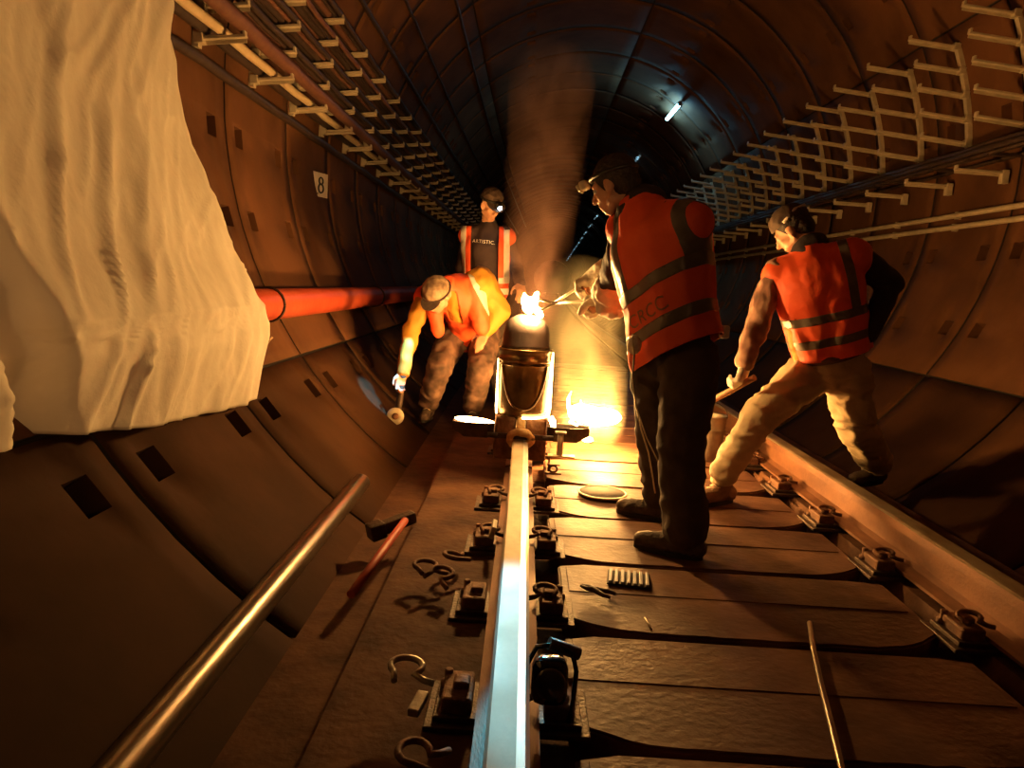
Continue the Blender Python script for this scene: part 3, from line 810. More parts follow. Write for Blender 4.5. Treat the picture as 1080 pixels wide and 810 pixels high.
# ---------------------------------------------------------------- man holding the tongs
def man_tongs():
    k = 1.0
    root = thing('person', 'man in orange vest and dark trousers holding long tongs over the crucible', 'person', (.60, 3.08, -.2))
    def Q(px, py, D): return P(px, py, D)
    head = Q(648, 196, 3.22); neck = Q(672, 214, 3.18); chest = Q(697, 262, 3.12); waist = Q(708, 330, 3.10); pel = Q(712, 372, 3.10)
    shL = Q(662, 238, 3.27); shR = Q(724, 232, 2.98); elL = Q(648, 288, 3.42); haL = Q(640, 316, 3.62)
    elR = Q(690, 300, 3.42); haR = Q(630, 291, 3.72)
    hipL = Q(692, 378, 3.17); hipR = Q(728, 380, 3.03); knL = Q(692, 462, 3.28); knR = Q(718, 480, 2.92)
    anL = Q(695, 537, 3.37); anR = Q(721, 572, 2.90); toL = Q(668, 548, 3.42); toR = Q(690, 592, 2.95)
    anL.z = -.2+.10; anR.z = -.2+.10
    HF = frame((-.86, .48, -.42), (-.30, .10, 1)); hk = .98
    skull = head
    # direction of the hands: towards the crucible
    tdir = (Q(575, 321, 4.0)-haL).normalized(); tdir2 = (Q(575, 321, 4.0)-haR).normalized()
    body = head_prims(skull, HF, hk)+[('c', skull+HF @ Vector((0, -.03, -.06)), neck, .052, .062), ('c', neck, chest, .07, .13), ('c', chest, waist, .13, .115), ('c', waist, pel, .115, .12),
            ('c', shL, shR, .06, .06), ('c', shL, elL, .048, .038), ('c', elL, haL, .038, .027), ('c', shR, elR, .048, .038), ('c', elR, haR, .038, .027),
            ('c', hipL, knL, .085, .055), ('c', knL, anL, .052, .036), ('c', hipR, knR, .085, .055), ('c', knR, anR, .052, .036)]
    for a, t in ((anL, toL), (anR, toR)):
        dd = Vector((t.x-a.x, t.y-a.y, 0)).normalized(); body.append(('c', a-UP*.04, a-UP*.06+dd*.13, .034, .026))
    body += hand_prims(haL, tdir, (0, 0, -1), 1.15, 1)+hand_prims(haR, tdir2, (0, 0, -1), 1.15, -1)
    obj('body', blob(body, .009, 3), M['skin'], root)
    eyes(root, skull, HF, hk)
    # hair: cap of short dark hair over the back of the head
    hp = [('e', skull+HF @ Vector((0, -.020, .040))*hk, (.084, .100, .092), HF), ('e', skull+HF @ Vector((0, -.052, -.01)), (.074, .062, .075), HF)]
    hm = blob(hp, .008, 3, .004, 30); b = cutmesh(hm, [(skull+HF @ Vector((0, .052, .03)), HF @ Vector((0, 1, -.55)))])
    obj('hair', b, M['hair'], root, True)
    helmet_band(root, skull, HF, hk, out=.128)
    # gloves
    for w_, t_, s_ in ((haL, tdir, 1), (haR, tdir2, -1)):
        g = blob(hand_prims(w_, t_, (0, 0, -1), 1.15, s_, 1.22, .006)+[('c', w_-t_*.07, w_+t_*.03, .066, .048)], .007, 3, .003, 30)
        obj('glove', g, M['glove'], root)
    # jacket with sleeves, collar
    jp = [('c', neck+Vector((.01, -.01, .0)), chest, .075, .155), ('c', chest, waist, .155, .14), ('c', waist, pel, .14, .145), ('c', shL, shR, .078, .078), ('c', shL, elL, .075, .060), ('c', elL, elL.lerp(haL, .7), .062, .056),
          ('c', shR, elR, .075, .058), ('c', elR, elR.lerp(haR, .7), .056, .045), ('c', neck+HF @ Vector((0, -.05, -.01)), neck-UP*.05, .068, .09)]
    obj('jacket', blob(jp, .012, 8, .010, 8, 1), M['navy'], root)
    # pale cuffs, bulky lit sleeve ends
    cp = [('c', elL.lerp(haL, .55)+Vector((0, 0, -.01)), elL.lerp(haL, .9), .080, .066), ('e', elL.lerp(haL, .75)+Vector((.02, 0, -.06)), (.075, .07, .06), None)]
    obj('cuff', blob(cp, .010, 4, .014, 14, 3), M['glove'], root)
    cp = [('c', elR.lerp(haR, .55), elR.lerp(haR, .85), .055, .048)]
    obj('cuff', blob(cp, .010, 4, .010, 14, 5), M['glove'], root)
    # trousers
    tp = [('c', waist, pel, .135, .145), ('c', hipL, knL, .118, .088), ('c', knL, anL+UP*.03, .088, .080), ('c', hipR, knR, .122, .094), ('c', knR, anR+UP*.03, .094, .092)]
    obj('trousers', blob(tp, .013, 8, .010, 7, 2, (1, 1, 1.6)), M['darktrouser'], root)
    shoe(root, anL, toL, -.196, M['boot']); shoe(root, anR, toR, -.196, M['boot'])
    # vest
    up = (neck-pel).normalized(); across = (shR-shL).normalized(); fwd = up.cross(across).normalized(); across = fwd.cross(up)
    if fwd.y < 0: fwd = -fwd
    vp = [('c', shL-up*.02, shR-up*.02, .100, .100), ('c', chest+across*.06, waist+across*.055, .168, .150), ('c', chest-across*.07, waist-across*.055, .168, .150), ('c', waist+across*.055, pel+across*.055, .155, .165), ('c', waist-across*.055, pel-across*.055, .155, .165),
          ('c', neck-up*.03, chest, .092, .175)]
    vu = (up-across*.22).normalized()
    v = vest_on(root, vp, pel-up*.01, vu, fwd, across, [(.085, .135), (.255, .305)], (M['vest'], M['strip']), chest, [(-.135, -.075), (.195, .24)], None, neck+up*.02, seed=4)
    wrap_text(v, 'CRCC', pel+up*.182+across*.055, (across-vu*across.dot(vu)).normalized(), vu, -fwd, .080, M['ghost'])
    # cord hanging from the belt down the trouser leg
    bm = new(); pts = [Q(667, 352, 2.98), Q(669, 372, 2.96), Q(667, 398, 2.97), Q(671, 430, 3.0), Q(676, 452, 3.02), Q(684, 478, 3.03), Q(688, 500, 3.05), Q(691, 520, 3.08)]
    tube(bm, pts, .0035, 6); tube(bm, [pts[3]+Vector((0, -.01, 0)), Q(682, 462, 2.98), Q(698, 495, 3.0), Q(704, 520, 3.05)], .003, 6); obj('cord', bm, M['yarn'], root)
    bm = new(); _sphere(bm, Q(669, 364, 2.99), (.03, .025, .04)); obj('cord_knot', bm, M['glove'], root)
    bm = new(); box(bm, Q(764, 350, 3.08), (.035, .04, .055), .3, bev=.01); obj('belt_pouch', bm, M['glove'], root)
    settle(root); return haL, haR, tdir, tdir2
haL, haR, tdL, tdR = man_tongs()
# tongs held by him
t = thing('tongs', 'long pale iron tongs reaching from the gloved hands to the glowing plug', 'tongs', P(585, 320, 3.95))
loc = Vector(t.location); rel_ = lambda p: p-loc
piv = P(584, 320, 3.93); pA = haR+tdR*.085; pB = haL+tdL*.085
def tong_arm(a, piv, jaw, e, nm):
    bm = new(); tube(bm, [rel_(a-(piv-a).normalized()*.10), rel_(a), rel_(a.lerp(piv, .5)), rel_(piv)], .0075, 8); tube(bm, [rel_(piv), rel_(jaw), rel_(e)], .0075, 8); obj(nm, bm, M['galv'], t)
tong_arm(pA, piv, P(571, 327, 3.98), P(564, 322, 4.02), 'tong_arm'); tong_arm(pB, piv, P(570, 316, 3.98), P(562, 318, 4.02), 'tong_arm')
bm = new(); tube(bm, [rel_(P(617, 305, 3.80)), rel_(P(615, 300, 3.79)), rel_(P(611, 301, 3.79)), rel_(P(609, 297, 3.8))], .006, 8); lathe(bm, [(.013, -.012), (.013, .012)], rel_(piv), 10, axis=(0, 1, 0)); obj('rivet', bm, M['galv'], t)
# hot plug gripped in the tongs
bm = new()
M['hot'] = mat('hot_plug', (.75, .6, .35), (.85, .72, .45), 20, .8, emit=(1, .52, .15), es=PLUG_STRENGTH)
pc = P(559, 322, 4.05)
_sphere(bm, pc, (.040, .035, .050), None, 3); _cap(bm, pc+Vector((-.03, 0, .03)), pc+Vector((-.035, 0, .065)), .014, .006); _cap(bm, pc+Vector((.02, 0, .03)), pc+Vector((.032, 0, .07)), .012, .008); _cap(bm, pc+Vector((.05, 0, -.03)), pc+Vector((.062, 0, -.07)), .014, .010)
me = bpy.data.meshes.new('hot_plug'); bm.to_mesh(me); bm.free()
pm = blob([('e', pc, (.040, .035, .046), None), ('c', pc+Vector((-.03, 0, .02)), pc+Vector((-.035, 0, .060)), .016, .008), ('c', pc+Vector((.02, 0, .02)), pc+Vector((.034, 0, .070)), .014, .009), ('c', pc+Vector((.03, 0, -.01)), pc+Vector((.060, 0, -.055)), .016, .012)], .007, 3, .006, 25)
bpy.data.meshes.remove(me)
tag(obj('crucible_plug', pm, M['hot']), 'glowing pale plug gripped by tongs just above the crucible cap', 'plug')

# ---------------------------------------------------------------- man leaning forward on the right
def man_right():
    root = thing('person', 'rightmost man in orange vest and beige trousers leaning forward on a shovel', 'person', (1.35, 3.95, -.2))
    Q = P
    head = Q(836, 243, 3.98); neck = Q(852, 262, 3.92); chest = Q(862, 300, 3.90); waist = Q(872, 355, 3.93); pel = Q(876, 385, 3.95)
    shL = Q(822, 287, 3.95); shR = Q(898, 268, 3.85); elL = Q(797, 345, 3.93); haL = Q(786, 385, 3.86); elR = Q(940, 300, 3.90); haR = Q(915, 352, 3.84)
    hipL = Q(856, 392, 3.98); hipR = Q(893, 392, 3.95); knL = Q(800, 440, 3.80); anL = Q(762, 508, 3.72); toL = Q(742, 525, 3.66)
    knR = Q(902, 448, 4.08); anR = Q(922, 500, 4.38); toR = Q(898, 515, 4.30)
    anL.z = -.10; anR.z = -.10
    HF = frame((-.74, .50, -.75), (-.60, .25, 1))
    hd = Vector((-.25, -.2, -1)).normalized(); grip = (Q(745, 428, 3.97)-Q(792, 402, 3.84)).normalized()
    body = head_prims(head, HF, .98)+[('c', head+HF @ Vector((0, -.03, -.06)), neck, .052, .06), ('c', neck, chest, .07, .13), ('c', chest, waist, .13, .115), ('c', waist, pel, .115, .12), ('c', shL, shR, .06, .06),
        ('c', shL, elL, .048, .038), ('c', elL, haL, .038, .027), ('c', shR, elR, .048, .038), ('c', elR, haR, .038, .027), ('c', hipL, knL, .085, .055), ('c', knL, anL, .052, .036), ('c', hipR, knR, .085, .055), ('c', knR, anR, .052, .036)]
    for a, t in ((anL, toL), (anR, toR)):
        dd = Vector((t.x-a.x, t.y-a.y, 0)).normalized(); body.append(('c', a-UP*.04, a-UP*.06+dd*.13, .034, .026))
    body += hand_prims(haL, hd, (-.7, .7, .1), 1.1, 1)+hand_prims(haR, (-.5, .3, -.6), (-.3, .8, .3), .7, -1)
    obj('body', blob(body, .009, 3), M['skin'], root); eyes(root, head, HF, .98)
    hp = [('e', head+HF @ Vector((0, -.022, .040)), (.084, .098, .088), HF), ('e', head+HF @ Vector((0, -.055, -.01)), (.070, .058, .070), HF)]
    b = cutmesh(blob(hp, .008, 3, .004, 30), [(head+HF @ Vector((0, .045, .03)), HF @ Vector((0, 1, -.55)))]); obj('hair', b, M['hair'], root, True)
    # dark cap with peak
    cpm = [('e', head+HF @ Vector((0, -.012, .062)), (.090, .106, .078), HF)]
    b = cutmesh(blob(cpm, .007, 3, .002, 20), [(head+HF @ Vector((0, 0, .045)), HF @ Vector((0, 0, -1)))])
    cp = obj('cap', b, M['cap_dark'], root, True)
    bm = new(); tube(bm, [head+HF @ Vector((-.09, 0, .05)), head+HF @ Vector((-.06, -.08, .075)), head+HF @ Vector((0, -.118, .07)), head+HF @ Vector((.06, -.08, .075)), head+HF @ Vector((.09, 0, .05))], .008, 6); obj('headlamp_strap', bm, M['strip_pale'], root)
    jp = [('c', neck, chest, .075, .150), ('c', chest, waist, .150, .135), ('c', waist, waist.lerp(pel, .4), .135, .13), ('c', shL, shR, .076, .078), ('c', neck+HF @ Vector((0, -.04, -.01)), neck-UP*.05, .066, .085), ('c', shR, elR, .080, .062), ('c', elR, haR, .062, .048)]
    obj('jacket', blob(jp, .012, 8, .009, 8, 11), M['navy'], root)
    jp = [('c', shL, elL, .078, .062), ('c', elL, haL+Vector((0, 0, .02)), .062, .046)]
    obj('sleeve', blob(jp, .010, 6, .014, 9, 12, (1, 1, .7)), M['camo_jacket'], root)
    jp = [('c', waist+Vector((-.09, .02, .02)), pel+Vector((-.10, .0, .05)), .075, .09), ('c', shL+Vector((.045, -.02, -.05)), waist+Vector((-.155, -.02, .03)), .070, .060), ('c', waist+Vector((-.155, -.02, .03)), pel+Vector((-.15, 0, .03)), .06, .05)]
    obj('shirt_tail', blob(jp, .010, 6, .012, 9, 13), M['yellow'], root)
    g = blob(hand_prims(haL, hd, (-.7, .7, .1), 1.1, 1, 1.05, .0045), .007, 3); obj('glove', g, M['glove'], root)
    tp = [('c', waist.lerp(pel, .5), pel, .125, .140), ('c', hipL, knL, .122, .090), ('c', knL, anL+UP*.06, .088, .072), ('c', hipR, knR, .125, .105), ('c', knR, anR+UP*.03, .105, .092)]
    obj('trousers', blob(tp, .012, 8, .013, 8, 14, (.8, .8, 1.8)), M['beige'], root)
    bm = new()
    up = (neck-pel).normalized(); ac = (shR-shL); ac = (ac-up*ac.dot(up)).normalized(); fw = up.cross(ac).normalized()
    if fw.y < 0: fw = -fw
    c = waist.lerp(pel, .62); pts = [c+ac*.150*math.cos(a)+fw*.142*math.sin(a) for a in [2*math.pi*i/32 for i in range(33)]]
    tube(bm, pts, .020, 8, cap=False); obj('belt', bm, M['camo'], root, True)
    shoe(root, anL, toL, -.196, M['tanboot']); shoe(root, anR, toR, -.205, M['boot'])
    vp = [('c', shL-up*.02, shR-up*.02, .094, .098), ('c', chest+ac*.06, waist+ac*.06, .165, .152), ('c', chest-ac*.06, waist-ac*.045, .165, .150), ('c', neck-up*.03, chest, .090, .17), ('c', waist+ac*.06, pel+ac*.06, .150, .155), ('c', waist-ac*.03, pel-ac*.03, .148, .152)]
    vest_on(root, vp, pel+up*.06, up, fw, ac, [(.075, .120), (.20, .245)], (M['vest'], M['strip']), chest, [(.125, .170)], None, neck+up*.02, seed=15)
    settle(root); return haL, hd
hw, hd4 = man_right()
# wooden-handled tool he holds: shaft from his glove down towards the bucket
t = thing('shovel', 'wooden-handled shovel held low by the rightmost man above the bucket', 'shovel', P(740, 432, 4.05))
loc = Vector(t.location); a = P(796, 398, 3.80); b = P(736, 431, 4.06)
bm = new(); tube(bm, [a-loc, a.lerp(b, .5)-loc, b-loc], .017, 12); obj('handle', bm, M['wood'], t)
bm = new(); d = (b-a).normalized(); e = b+d*.32; sd = d.cross(UP).normalized(); nn = sd.cross(d)
rows = []
for u, hwid in ((0, .03), (.12, .09), (.6, .10), (.9, .07), (1, .02)):
    p = b.lerp(e, u)-loc; rows.append([bm.verts.new(p+sd*hwid*q-nn*(.02*abs(q)*-1)) for q in (-1, -.5, 0, .5, 1)])
for r1, r2 in zip(rows, rows[1:]):
    for q in range(4): bm.faces.new((r1[q], r1[q+1], r2[q+1], r2[q])).smooth = True
o = obj('blade', bm, M['iron'], t); s = o.modifiers.new('t', 'SOLIDIFY'); s.thickness = .004

# ---------------------------------------------------------------- man bending over on the left
def man_bent():
    root = thing('person', 'man in yellow jacket, orange vest and tan cap bending down left of the crucible', 'person', (-.55, 5.6, -.2))
    Q = P
    head = Q(461, 312, 5.18); neck = Q(474, 304, 5.30); chest = Q(484, 312, 5.42); waist = Q(494, 335, 5.68); pel = Q(494, 352, 5.80)
    shL = Q(450, 312, 5.38); shR = Q(505, 302, 5.40); elL = Q(434, 348, 5.30); haL = Q(425, 393, 5.25); elR = Q(527, 328, 5.46); haR = Q(513, 350, 5.42)
    hipL = Q(479, 354, 5.80); hipR = Q(511, 354, 5.80); knL = Q(463, 388, 5.48); anL = Q(452, 430, 5.62); toL = Q(446, 442, 5.42); knR = Q(507, 388, 5.48); anR = Q(499, 430, 5.6); toR = Q(497, 442, 5.42)
    anL.z = -.105; anR.z = -.105
    HF = frame((-.30, -.72, -.85), (-.22, -.80, .62))
    hd = (Q(419, 415, 5.22)-haL).normalized()
    lamp('cap_light', 'SPOT', head+HF @ Vector((0, .15, .03)), CAPLAMP_W, (.12, .55, 1), .012, aim=Q(416, 386, 5.22), spot=30, blend=.4)
    body = head_prims(head, HF, 1)+[('c', head+HF @ Vector((0, -.03, -.05)), neck, .052, .06), ('c', neck, chest, .07, .125), ('c', chest, waist, .13, .12), ('c', waist, pel, .12, .125), ('c', shL, shR, .06, .06),
        ('c', shL, elL, .048, .038), ('c', elL, haL, .038, .027), ('c', shR, elR, .048, .038), ('c', elR, haR, .038, .027), ('c', hipL, knL, .085, .055), ('c', knL, anL, .052, .036), ('c', hipR, knR, .085, .055), ('c', knR, anR, .052, .036)]
    for a_, t_ in ((anL, toL), (anR, toR)):
        dd = Vector((t_.x-a_.x, t_.y-a_.y, 0)).normalized(); body.append(('c', a_-UP*.04, a_-UP*.06+dd*.13, .034, .026))
    body += hand_prims(haL, hd, (.3, -.6, -.3), .75, 1, 1.1)+hand_prims(haR, (-.3, -.4, -.6), (.1, .9, -.3), .5, -1, 1.05)
    obj('body', blob(body, .010, 3), M['skin'], root); eyes(root, head, HF)
    b = cutmesh(blob([('e', head+HF @ Vector((0, -.012, .058)), (.098, .112, .088), HF)], .008, 3, .004, 16), [(head+HF @ Vector((0, 0, .035)), HF @ Vector((0, 0, -1)))])
    cp = obj('cap', b, M['cap_tan'], root, True)
    bm = new(); pts = [head+HF @ Vector((.072*math.sin(a), .085+.080*math.cos(a), .040-.012*math.cos(a))) for a in [math.pi*(i/10-.5) for i in range(11)]]
    bm.faces.new([bm.verts.new(p) for p in pts]); pk = obj('cap_peak', bm, M['cap_dark'], cp); s = pk.modifiers.new('t', 'SOLIDIFY'); s.thickness = .007
    bm = new(); tube(bm, [head+HF @ Vector((.100*math.cos(a), -.012+.114*math.sin(a), .045)) for a in [2*math.pi*i/24 for i in range(25)]], .008, 6, cap=False); obj('cap_band', bm, M['cap_dark'], cp)
    jp = [('c', neck, chest, .08, .15), ('c', chest, waist, .15, .145), ('c', waist, pel, .145, .13), ('c', shL, shR, .078, .082), ('c', shL, elL, .074, .062), ('c', elL, haL, .060, .045), ('c', shR+Vector((.0, .03, .03)), elR, .115, .080), ('c', elR, haR, .080, .048), ('c', shR, waist+Vector((.12, 0, 0)), .11, .09)]
    obj('jacket', blob(jp, .012, 7, .011, 8, 21), M['yellow'], root)
    jp = [('c', elL.lerp(haL, .92), elL.lerp(haL, 1.02), .046, .042)]
    obj('cuff', blob(jp, .008, 2), M['cuff_lamplit'], root)
    tp = [('c', waist.lerp(pel, .3), pel, .14, .155), ('c', hipL, knL, .125, .098), ('c', knL, anL+UP*.03, .095, .080), ('c', hipR, knR, .125, .098), ('c', knR, anR+UP*.03, .095, .082)]
    obj('trousers', blob(tp, .013, 7, .012, 8, 22, (1, 1, 1.5)), M['camo'], root)
    shoe(root, anL, toL, -.205, M['boot']); shoe(root, anR, toR, -.205, M['boot'])
    # vest hanging from the shoulders: right flap reaches down to the hand, left flap shorter
    up = (shL+shR)/2-pel; up = up.normalized(); ac = (shR-shL).normalized(); fw = Vector((0, -1, -.4)).normalized()
    vp = [('c', shL-Vector((0, 0, .01)), shR+Vector((-.03, 0, -.01)), .088, .100), ('c', neck, chest, .09, .165), ('c', chest, waist, .165, .155), ('c', waist, pel, .155, .15), ('c', shR+Vector((-.04, -.03, 0)), Q(508, 345, 5.36), .085, .055), ('c', shL+Vector((.05, -.05, -.03)), Q(462, 350, 5.30), .07, .04)]
    me = blob(vp, .012, 7, .008, 8, 23)
    b = new(); b.from_mesh(me)
    cL, cR = shL+ac*.13, shR-ac*.16
    slice_at(b, [(cL, ac), (cR, ac), (chest-UP*.0, UP)])
    kill = [f for f in b.faces if (f.calc_center_median()-cL).dot(ac) > 0 and (f.calc_center_median()-cR).dot(ac) < 0 and f.calc_center_median().z < chest.z+.03 and f.calc_center_median().y < chest.y+.02]
    bmesh.ops.delete(b, geom=kill, context='FACES')
    # sloping strips: down the right flap, and a short one next to it
    dsl = (Q(513, 330, 5.3)-Q(492, 288, 5.3)).normalized(); nsl = dsl.cross(Vector((0, 1, 0))).normalized(); o1 = Q(492, 288, 5.3)
    slice_at(b, [(o1, nsl), (o1+nsl*.055, nsl)]); b.verts.index_update()
    s1 = submesh(b, lambda p: 0 < (p-o1).dot(nsl) < .055 and p.y < chest.y+.12, .004)
    v = bpy.data.meshes.new('vest'); b.to_mesh(v); b.free()
    for p in v.polygons: p.use_smooth = True
    vo = obj('vest', v, M['vest'], root); s = vo.modifiers.new('t', 'SOLIDIFY'); s.thickness = .005; s.offset = 1
    so = obj('reflective_strip', s1, M['strip_pale'], vo); s = so.modifiers.new('t', 'SOLIDIFY'); s.thickness = .003; s.offset = 1
    settle(root); return haL, hd
M['cuff_lamplit'] = mat('lamplit_cuff', (.05, .14, .5), None, rough=.7)  # blue of the cap lamp's light put into the cuff colour
hb, hdb = man_bent()

# ---------------------------------------------------------------- man standing at the back with lit headlamp
def man_standing():
    root = thing('person', 'man standing behind in black shirt and open orange vest with lit headlamp', 'person', (-.22, 6.3, -.2))
    Q = P; D = 6.3
    head = Q(518, 216, D-.08); neck = Q(515, 238, D); chest = Q(512, 262, D); waist = Q(513, 305, D+.02); pel = Q(514, 332, D+.03)
    shL = Q(495, 246, D); shR = Q(533, 248, D); elL = Q(487, 286, D+.03); haL = Q(492, 318, D-.10); elR = Q(545, 282, D+.02); haR = Q(549, 300, D-.22)
    hipL = Q(506, 337, D); hipR = Q(524, 337, D); knL = Q(504, 382, D-.03); knR = Q(527, 382, D-.03); anL = Q(503, 420, D); anR = Q(528, 420, D); anL.z = anR.z = -.11
    toL = anL+Vector((-.05, -.2, 0)); toR = anR+Vector((.05, -.2, 0))
    HF = frame((.42, -.80, -.50), (.12, -.25, 1))
    body = head_prims(head, HF, 1.03)+[('c', head+HF @ Vector((0, -.03, -.05)), neck, .052, .06), ('c', neck, chest, .07, .13), ('c', chest, waist, .13, .115), ('c', waist, pel, .115, .12), ('c', shL, shR, .06, .06),
        ('c', shL, elL, .048, .038), ('c', elL, haL, .038, .027), ('c', shR, elR, .048, .038), ('c', elR, haR, .038, .027), ('c', hipL, knL, .085, .055), ('c', knL, anL, .052, .036), ('c', hipR, knR, .085, .055), ('c', knR, anR, .052, .036)]
    for a_, t_ in ((anL, toL), (anR, toR)):
        dd = Vector((t_.x-a_.x, t_.y-a_.y, 0)).normalized(); body.append(('c', a_-UP*.04, a_-UP*.06+dd*.13, .034, .026))
    body += hand_prims(haL, (0, -.3, -1), (.8, .2, 0), .5, 1, 1.1)+hand_prims(haR, (.1, -.7, -.5), (-.2, -.1, -1), .6, -1, 1.15)
    obj('body', blob(body, .010, 3), M['skin'], root); eyes(root, head, HF)
    b = cutmesh(blob([('e', head+HF @ Vector((0, -.012, .062)), (.094, .110, .084), HF)], .008, 3, .002, 20), [(head+HF @ Vector((0, 0, .040)), HF @ Vector((0, 0, -1)))])
    cp = obj('cap', b, M['cap_dark'], root, True)
    bm = new(); pts = [head+HF @ Vector((.080*math.sin(a), .080+.085*math.cos(a), .040-.030*math.cos(a))) for a in [math.pi*(i/10-.5) for i in range(11)]]
    bm.faces.new([bm.verts.new(p) for p in pts]); pk = obj('cap_peak', bm, M['cap_dark'], cp); s = pk.modifiers.new('t', 'SOLIDIFY'); s.thickness = .008
    q = helmet_band(root, head, HF, 1.03, lit=M['led'], out=.135)
    lamp('headlamp_light', 'SPOT', q+HF @ Vector((0, .06, -.01)), HEADLAMP_W, (.08, .72, 1), .02, aim=(.035, 1.72, 0), spot=4.6, blend=.5)
    jp = [('c', neck, chest, .07, .145), ('c', chest, waist, .145, .13), ('c', waist, pel, .13, .13), ('c', shL, shR, .074, .074), ('c', shL, elL, .070, .055), ('c', elL, haL, .055, .042), ('c', shR, elR, .070, .055), ('c', elR, haR, .055, .042)]
    so = obj('shirt', blob(jp, .012, 7, .008, 8, 31), M['shirtblack'], root)
    tp = [('c', waist.lerp(pel, .5), pel, .125, .135), ('c', hipL, knL, .11, .085), ('c', knL, anL+UP*.03, .085, .075), ('c', hipR, knR, .11, .085), ('c', knR, anR+UP*.03, .085, .075)]
    obj('trousers', blob(tp, .013, 7, .010, 8, 32, (1, 1, 1.5)), M['darktrouser'], root)
    shoe(root, anL, toL, -.205, M['boot']); shoe(root, anR, toR, -.205, M['boot'])
    up = (neck-pel).normalized(); ac = (shR-shL); ac = (ac-up*ac.dot(up)).normalized(); fw = Vector((0, -1, 0))
    vp = [('c', shL-up*.02, shR-up*.02, .090, .090), ('c', chest+ac*.055, waist+ac*.05, .155, .140), ('c', chest-ac*.055, waist-ac*.05, .155, .140), ('c', neck-up*.04, chest, .085, .165), ('c', waist, pel, .16, .15)]
    vest_on(root, vp, pel+up*.12, up, fw, ac, [(.06, .11), (.15, .20)], (M['vest'], M['strip_pale']), chest, [(-.20, -.155), (.155, .20)], (.115, chest), neck-up*.01, seed=33)
    # small white word across the chest of the shirt
    wrap_text(so, 'ARTISTIC.', Q(511, 256, D), Vector((1, 0, -.05)).normalized(), Vector((.05, -.1, 1)).normalized(), Vector((0, -1, 0)), .040, M['white'], 'shirt_lettering')
    settle(root)
man_standing()
# ================================================================ SMALL THINGS ON THE TRACK
def G(px, py, z=-.2):
    d = ray(px, py); return Vector((0, 0, HC))+d*((z-HC)/d.z)
# round lid
t = thing('round_lid', 'dark round lid with a pale rim lying flat on a sleeper beside the boot', 'lid', G(635, 521, -.19))
bm = new(); lathe(bm, [(.118, 0), (.122, .004), (.118, .010), (.001, .010)], (0, 0, 0), 40); obj('lid_face', bm, M['disc'], t)
bm = new(); tube(bm, [(.122*math.cos(a), .122*math.sin(a), .008) for a in [2*math.pi*i/40 for i in range(41)]], .006, 6, cap=False); obj('rim', bm, M['galv'], t)
# ribbed plate
t = thing('ribbed_plate', 'small pale blue-grey ribbed metal plate lying on a sleeper near the boots', 'plate', G(663, 612, -.188), R(-8))
bm = new(); box(bm, (0, 0, .004), (.155, .125, .006), bev=.001); obj('plate', bm, M['disc'], t)
for i in range(7):
    bm = new(); box(bm, (-.066+.022*i, 0, .011), (.012, .122, .009), bev=.002); obj('rib', bm, M['plate'], t)
# pliers
t = thing('pliers', 'small dark open pliers lying left of the ribbed plate', 'pliers', G(626, 625, -.186), R(-35))
for s in (-1, 1):
    bm = new(); tube(bm, [(-.05, s*.004, .012), (-.02, s*.010, .012), (.0, 0, .012), (.05, -s*.022, .012), (.075, -s*.018, .012)], [.005, .008, .011, .008, .006], 8); obj('plier_arm', bm, M['iron'], t)
# bent rod
pts = [G(854, 657, -.178), G(858, 686, -.178), G(866, 722, -.178), G(876, 762, -.178), G(888, 812, -.178), G(905, 880, -.178)]
bm = new(); tube(bm, pts, .0085, 10); tag(obj('bent_rod', bm, M['tubesteel']), 'thin bent steel rod lying across the nearest sleepers at bottom right', 'rod')
# short stick
bm = new(); tube(bm, [G(680, 652, -.185), G(687, 664, -.185)], .004, 6); tag(obj('metal_pin', bm, M['galv']), 'tiny pale pin lying in front of the ribbed plate', 'pin')
# sledge hammer with red handle
t = thing('hammer', 'hammer with red handle and dark iron head lying left of the left rail', 'hammer', P(428, 551, 3.02))
L0 = Vector(t.location)
bm = new(); tube(bm, [P(427, 549, 3.04)-L0, P(400, 586, 2.72)-L0, P(370, 627, 2.43)-L0], .016, 10); obj('handle', bm, M['redwood'], t)
bm = new(); a = P(390, 562, 2.98)-L0; b = P(437, 544, 3.10)-L0; d = (b-a).normalized(); FMh = frame(d, UP); box(bm, (a+b)/2, (.055, (b-a).length, .055), FMh, bev=.012); box(bm, a+d*.03, (.075, .07, .07), FMh, bev=.01); obj('hammer_head', bm, M['iron'], t)
# loose clips and scraps beside the left rail
for i, (px, py, rz, lab) in enumerate([(448, 600, .5, 'loose rusty spring clip lying left of the rail, left of three in a heap'), (478, 590, 1.9, 'loose rusty spring clip lying left of the rail, right of three in a heap'), (466, 608, -.6, 'loose rusty spring clip lying left of the rail, lowest of three in a heap'),
                                       (428, 708, .2, 'loose pale clip lying on the nearest left fastening'), (436, 800, 1.2, 'loose rusty clip at the bottom edge left of the rail')]):
    bm = new(); tube(bm, [Vector((p.x*1.15, p.y*1.2, p.z)) for p in clip_pts(1)], .0085, 8)
    o = obj('spring_clip', bm, M['rust'] if i != 3 else M['zinc']); o.location = G(px, py, -.145 if i != 3 else -.12); o.rotation_euler = (0, .1, rz); tag(o, lab, 'rail clip', 'loose spring clips left of the rail')
bm = new(); box(bm, (0, 0, 0), (.028, .075, .02), bev=.004); o = obj('insulator_block', bm, M['zinc']); o.location = G(441, 742, -.12); o.rotation_euler = (.1, 0, -.2); tag(o, 'small pale block lying on the nearest left fastening', 'block')
bm = new(); box(bm, (0, 0, 0), (.018, .10, .05), bev=.003); o = obj('steel_wedge', bm, M['galv']); o.location = G(520, 558, -.10); o.rotation_euler = (0, .3, .0); tag(o, 'small pale wedge standing against the left flank of the left rail', 'wedge')
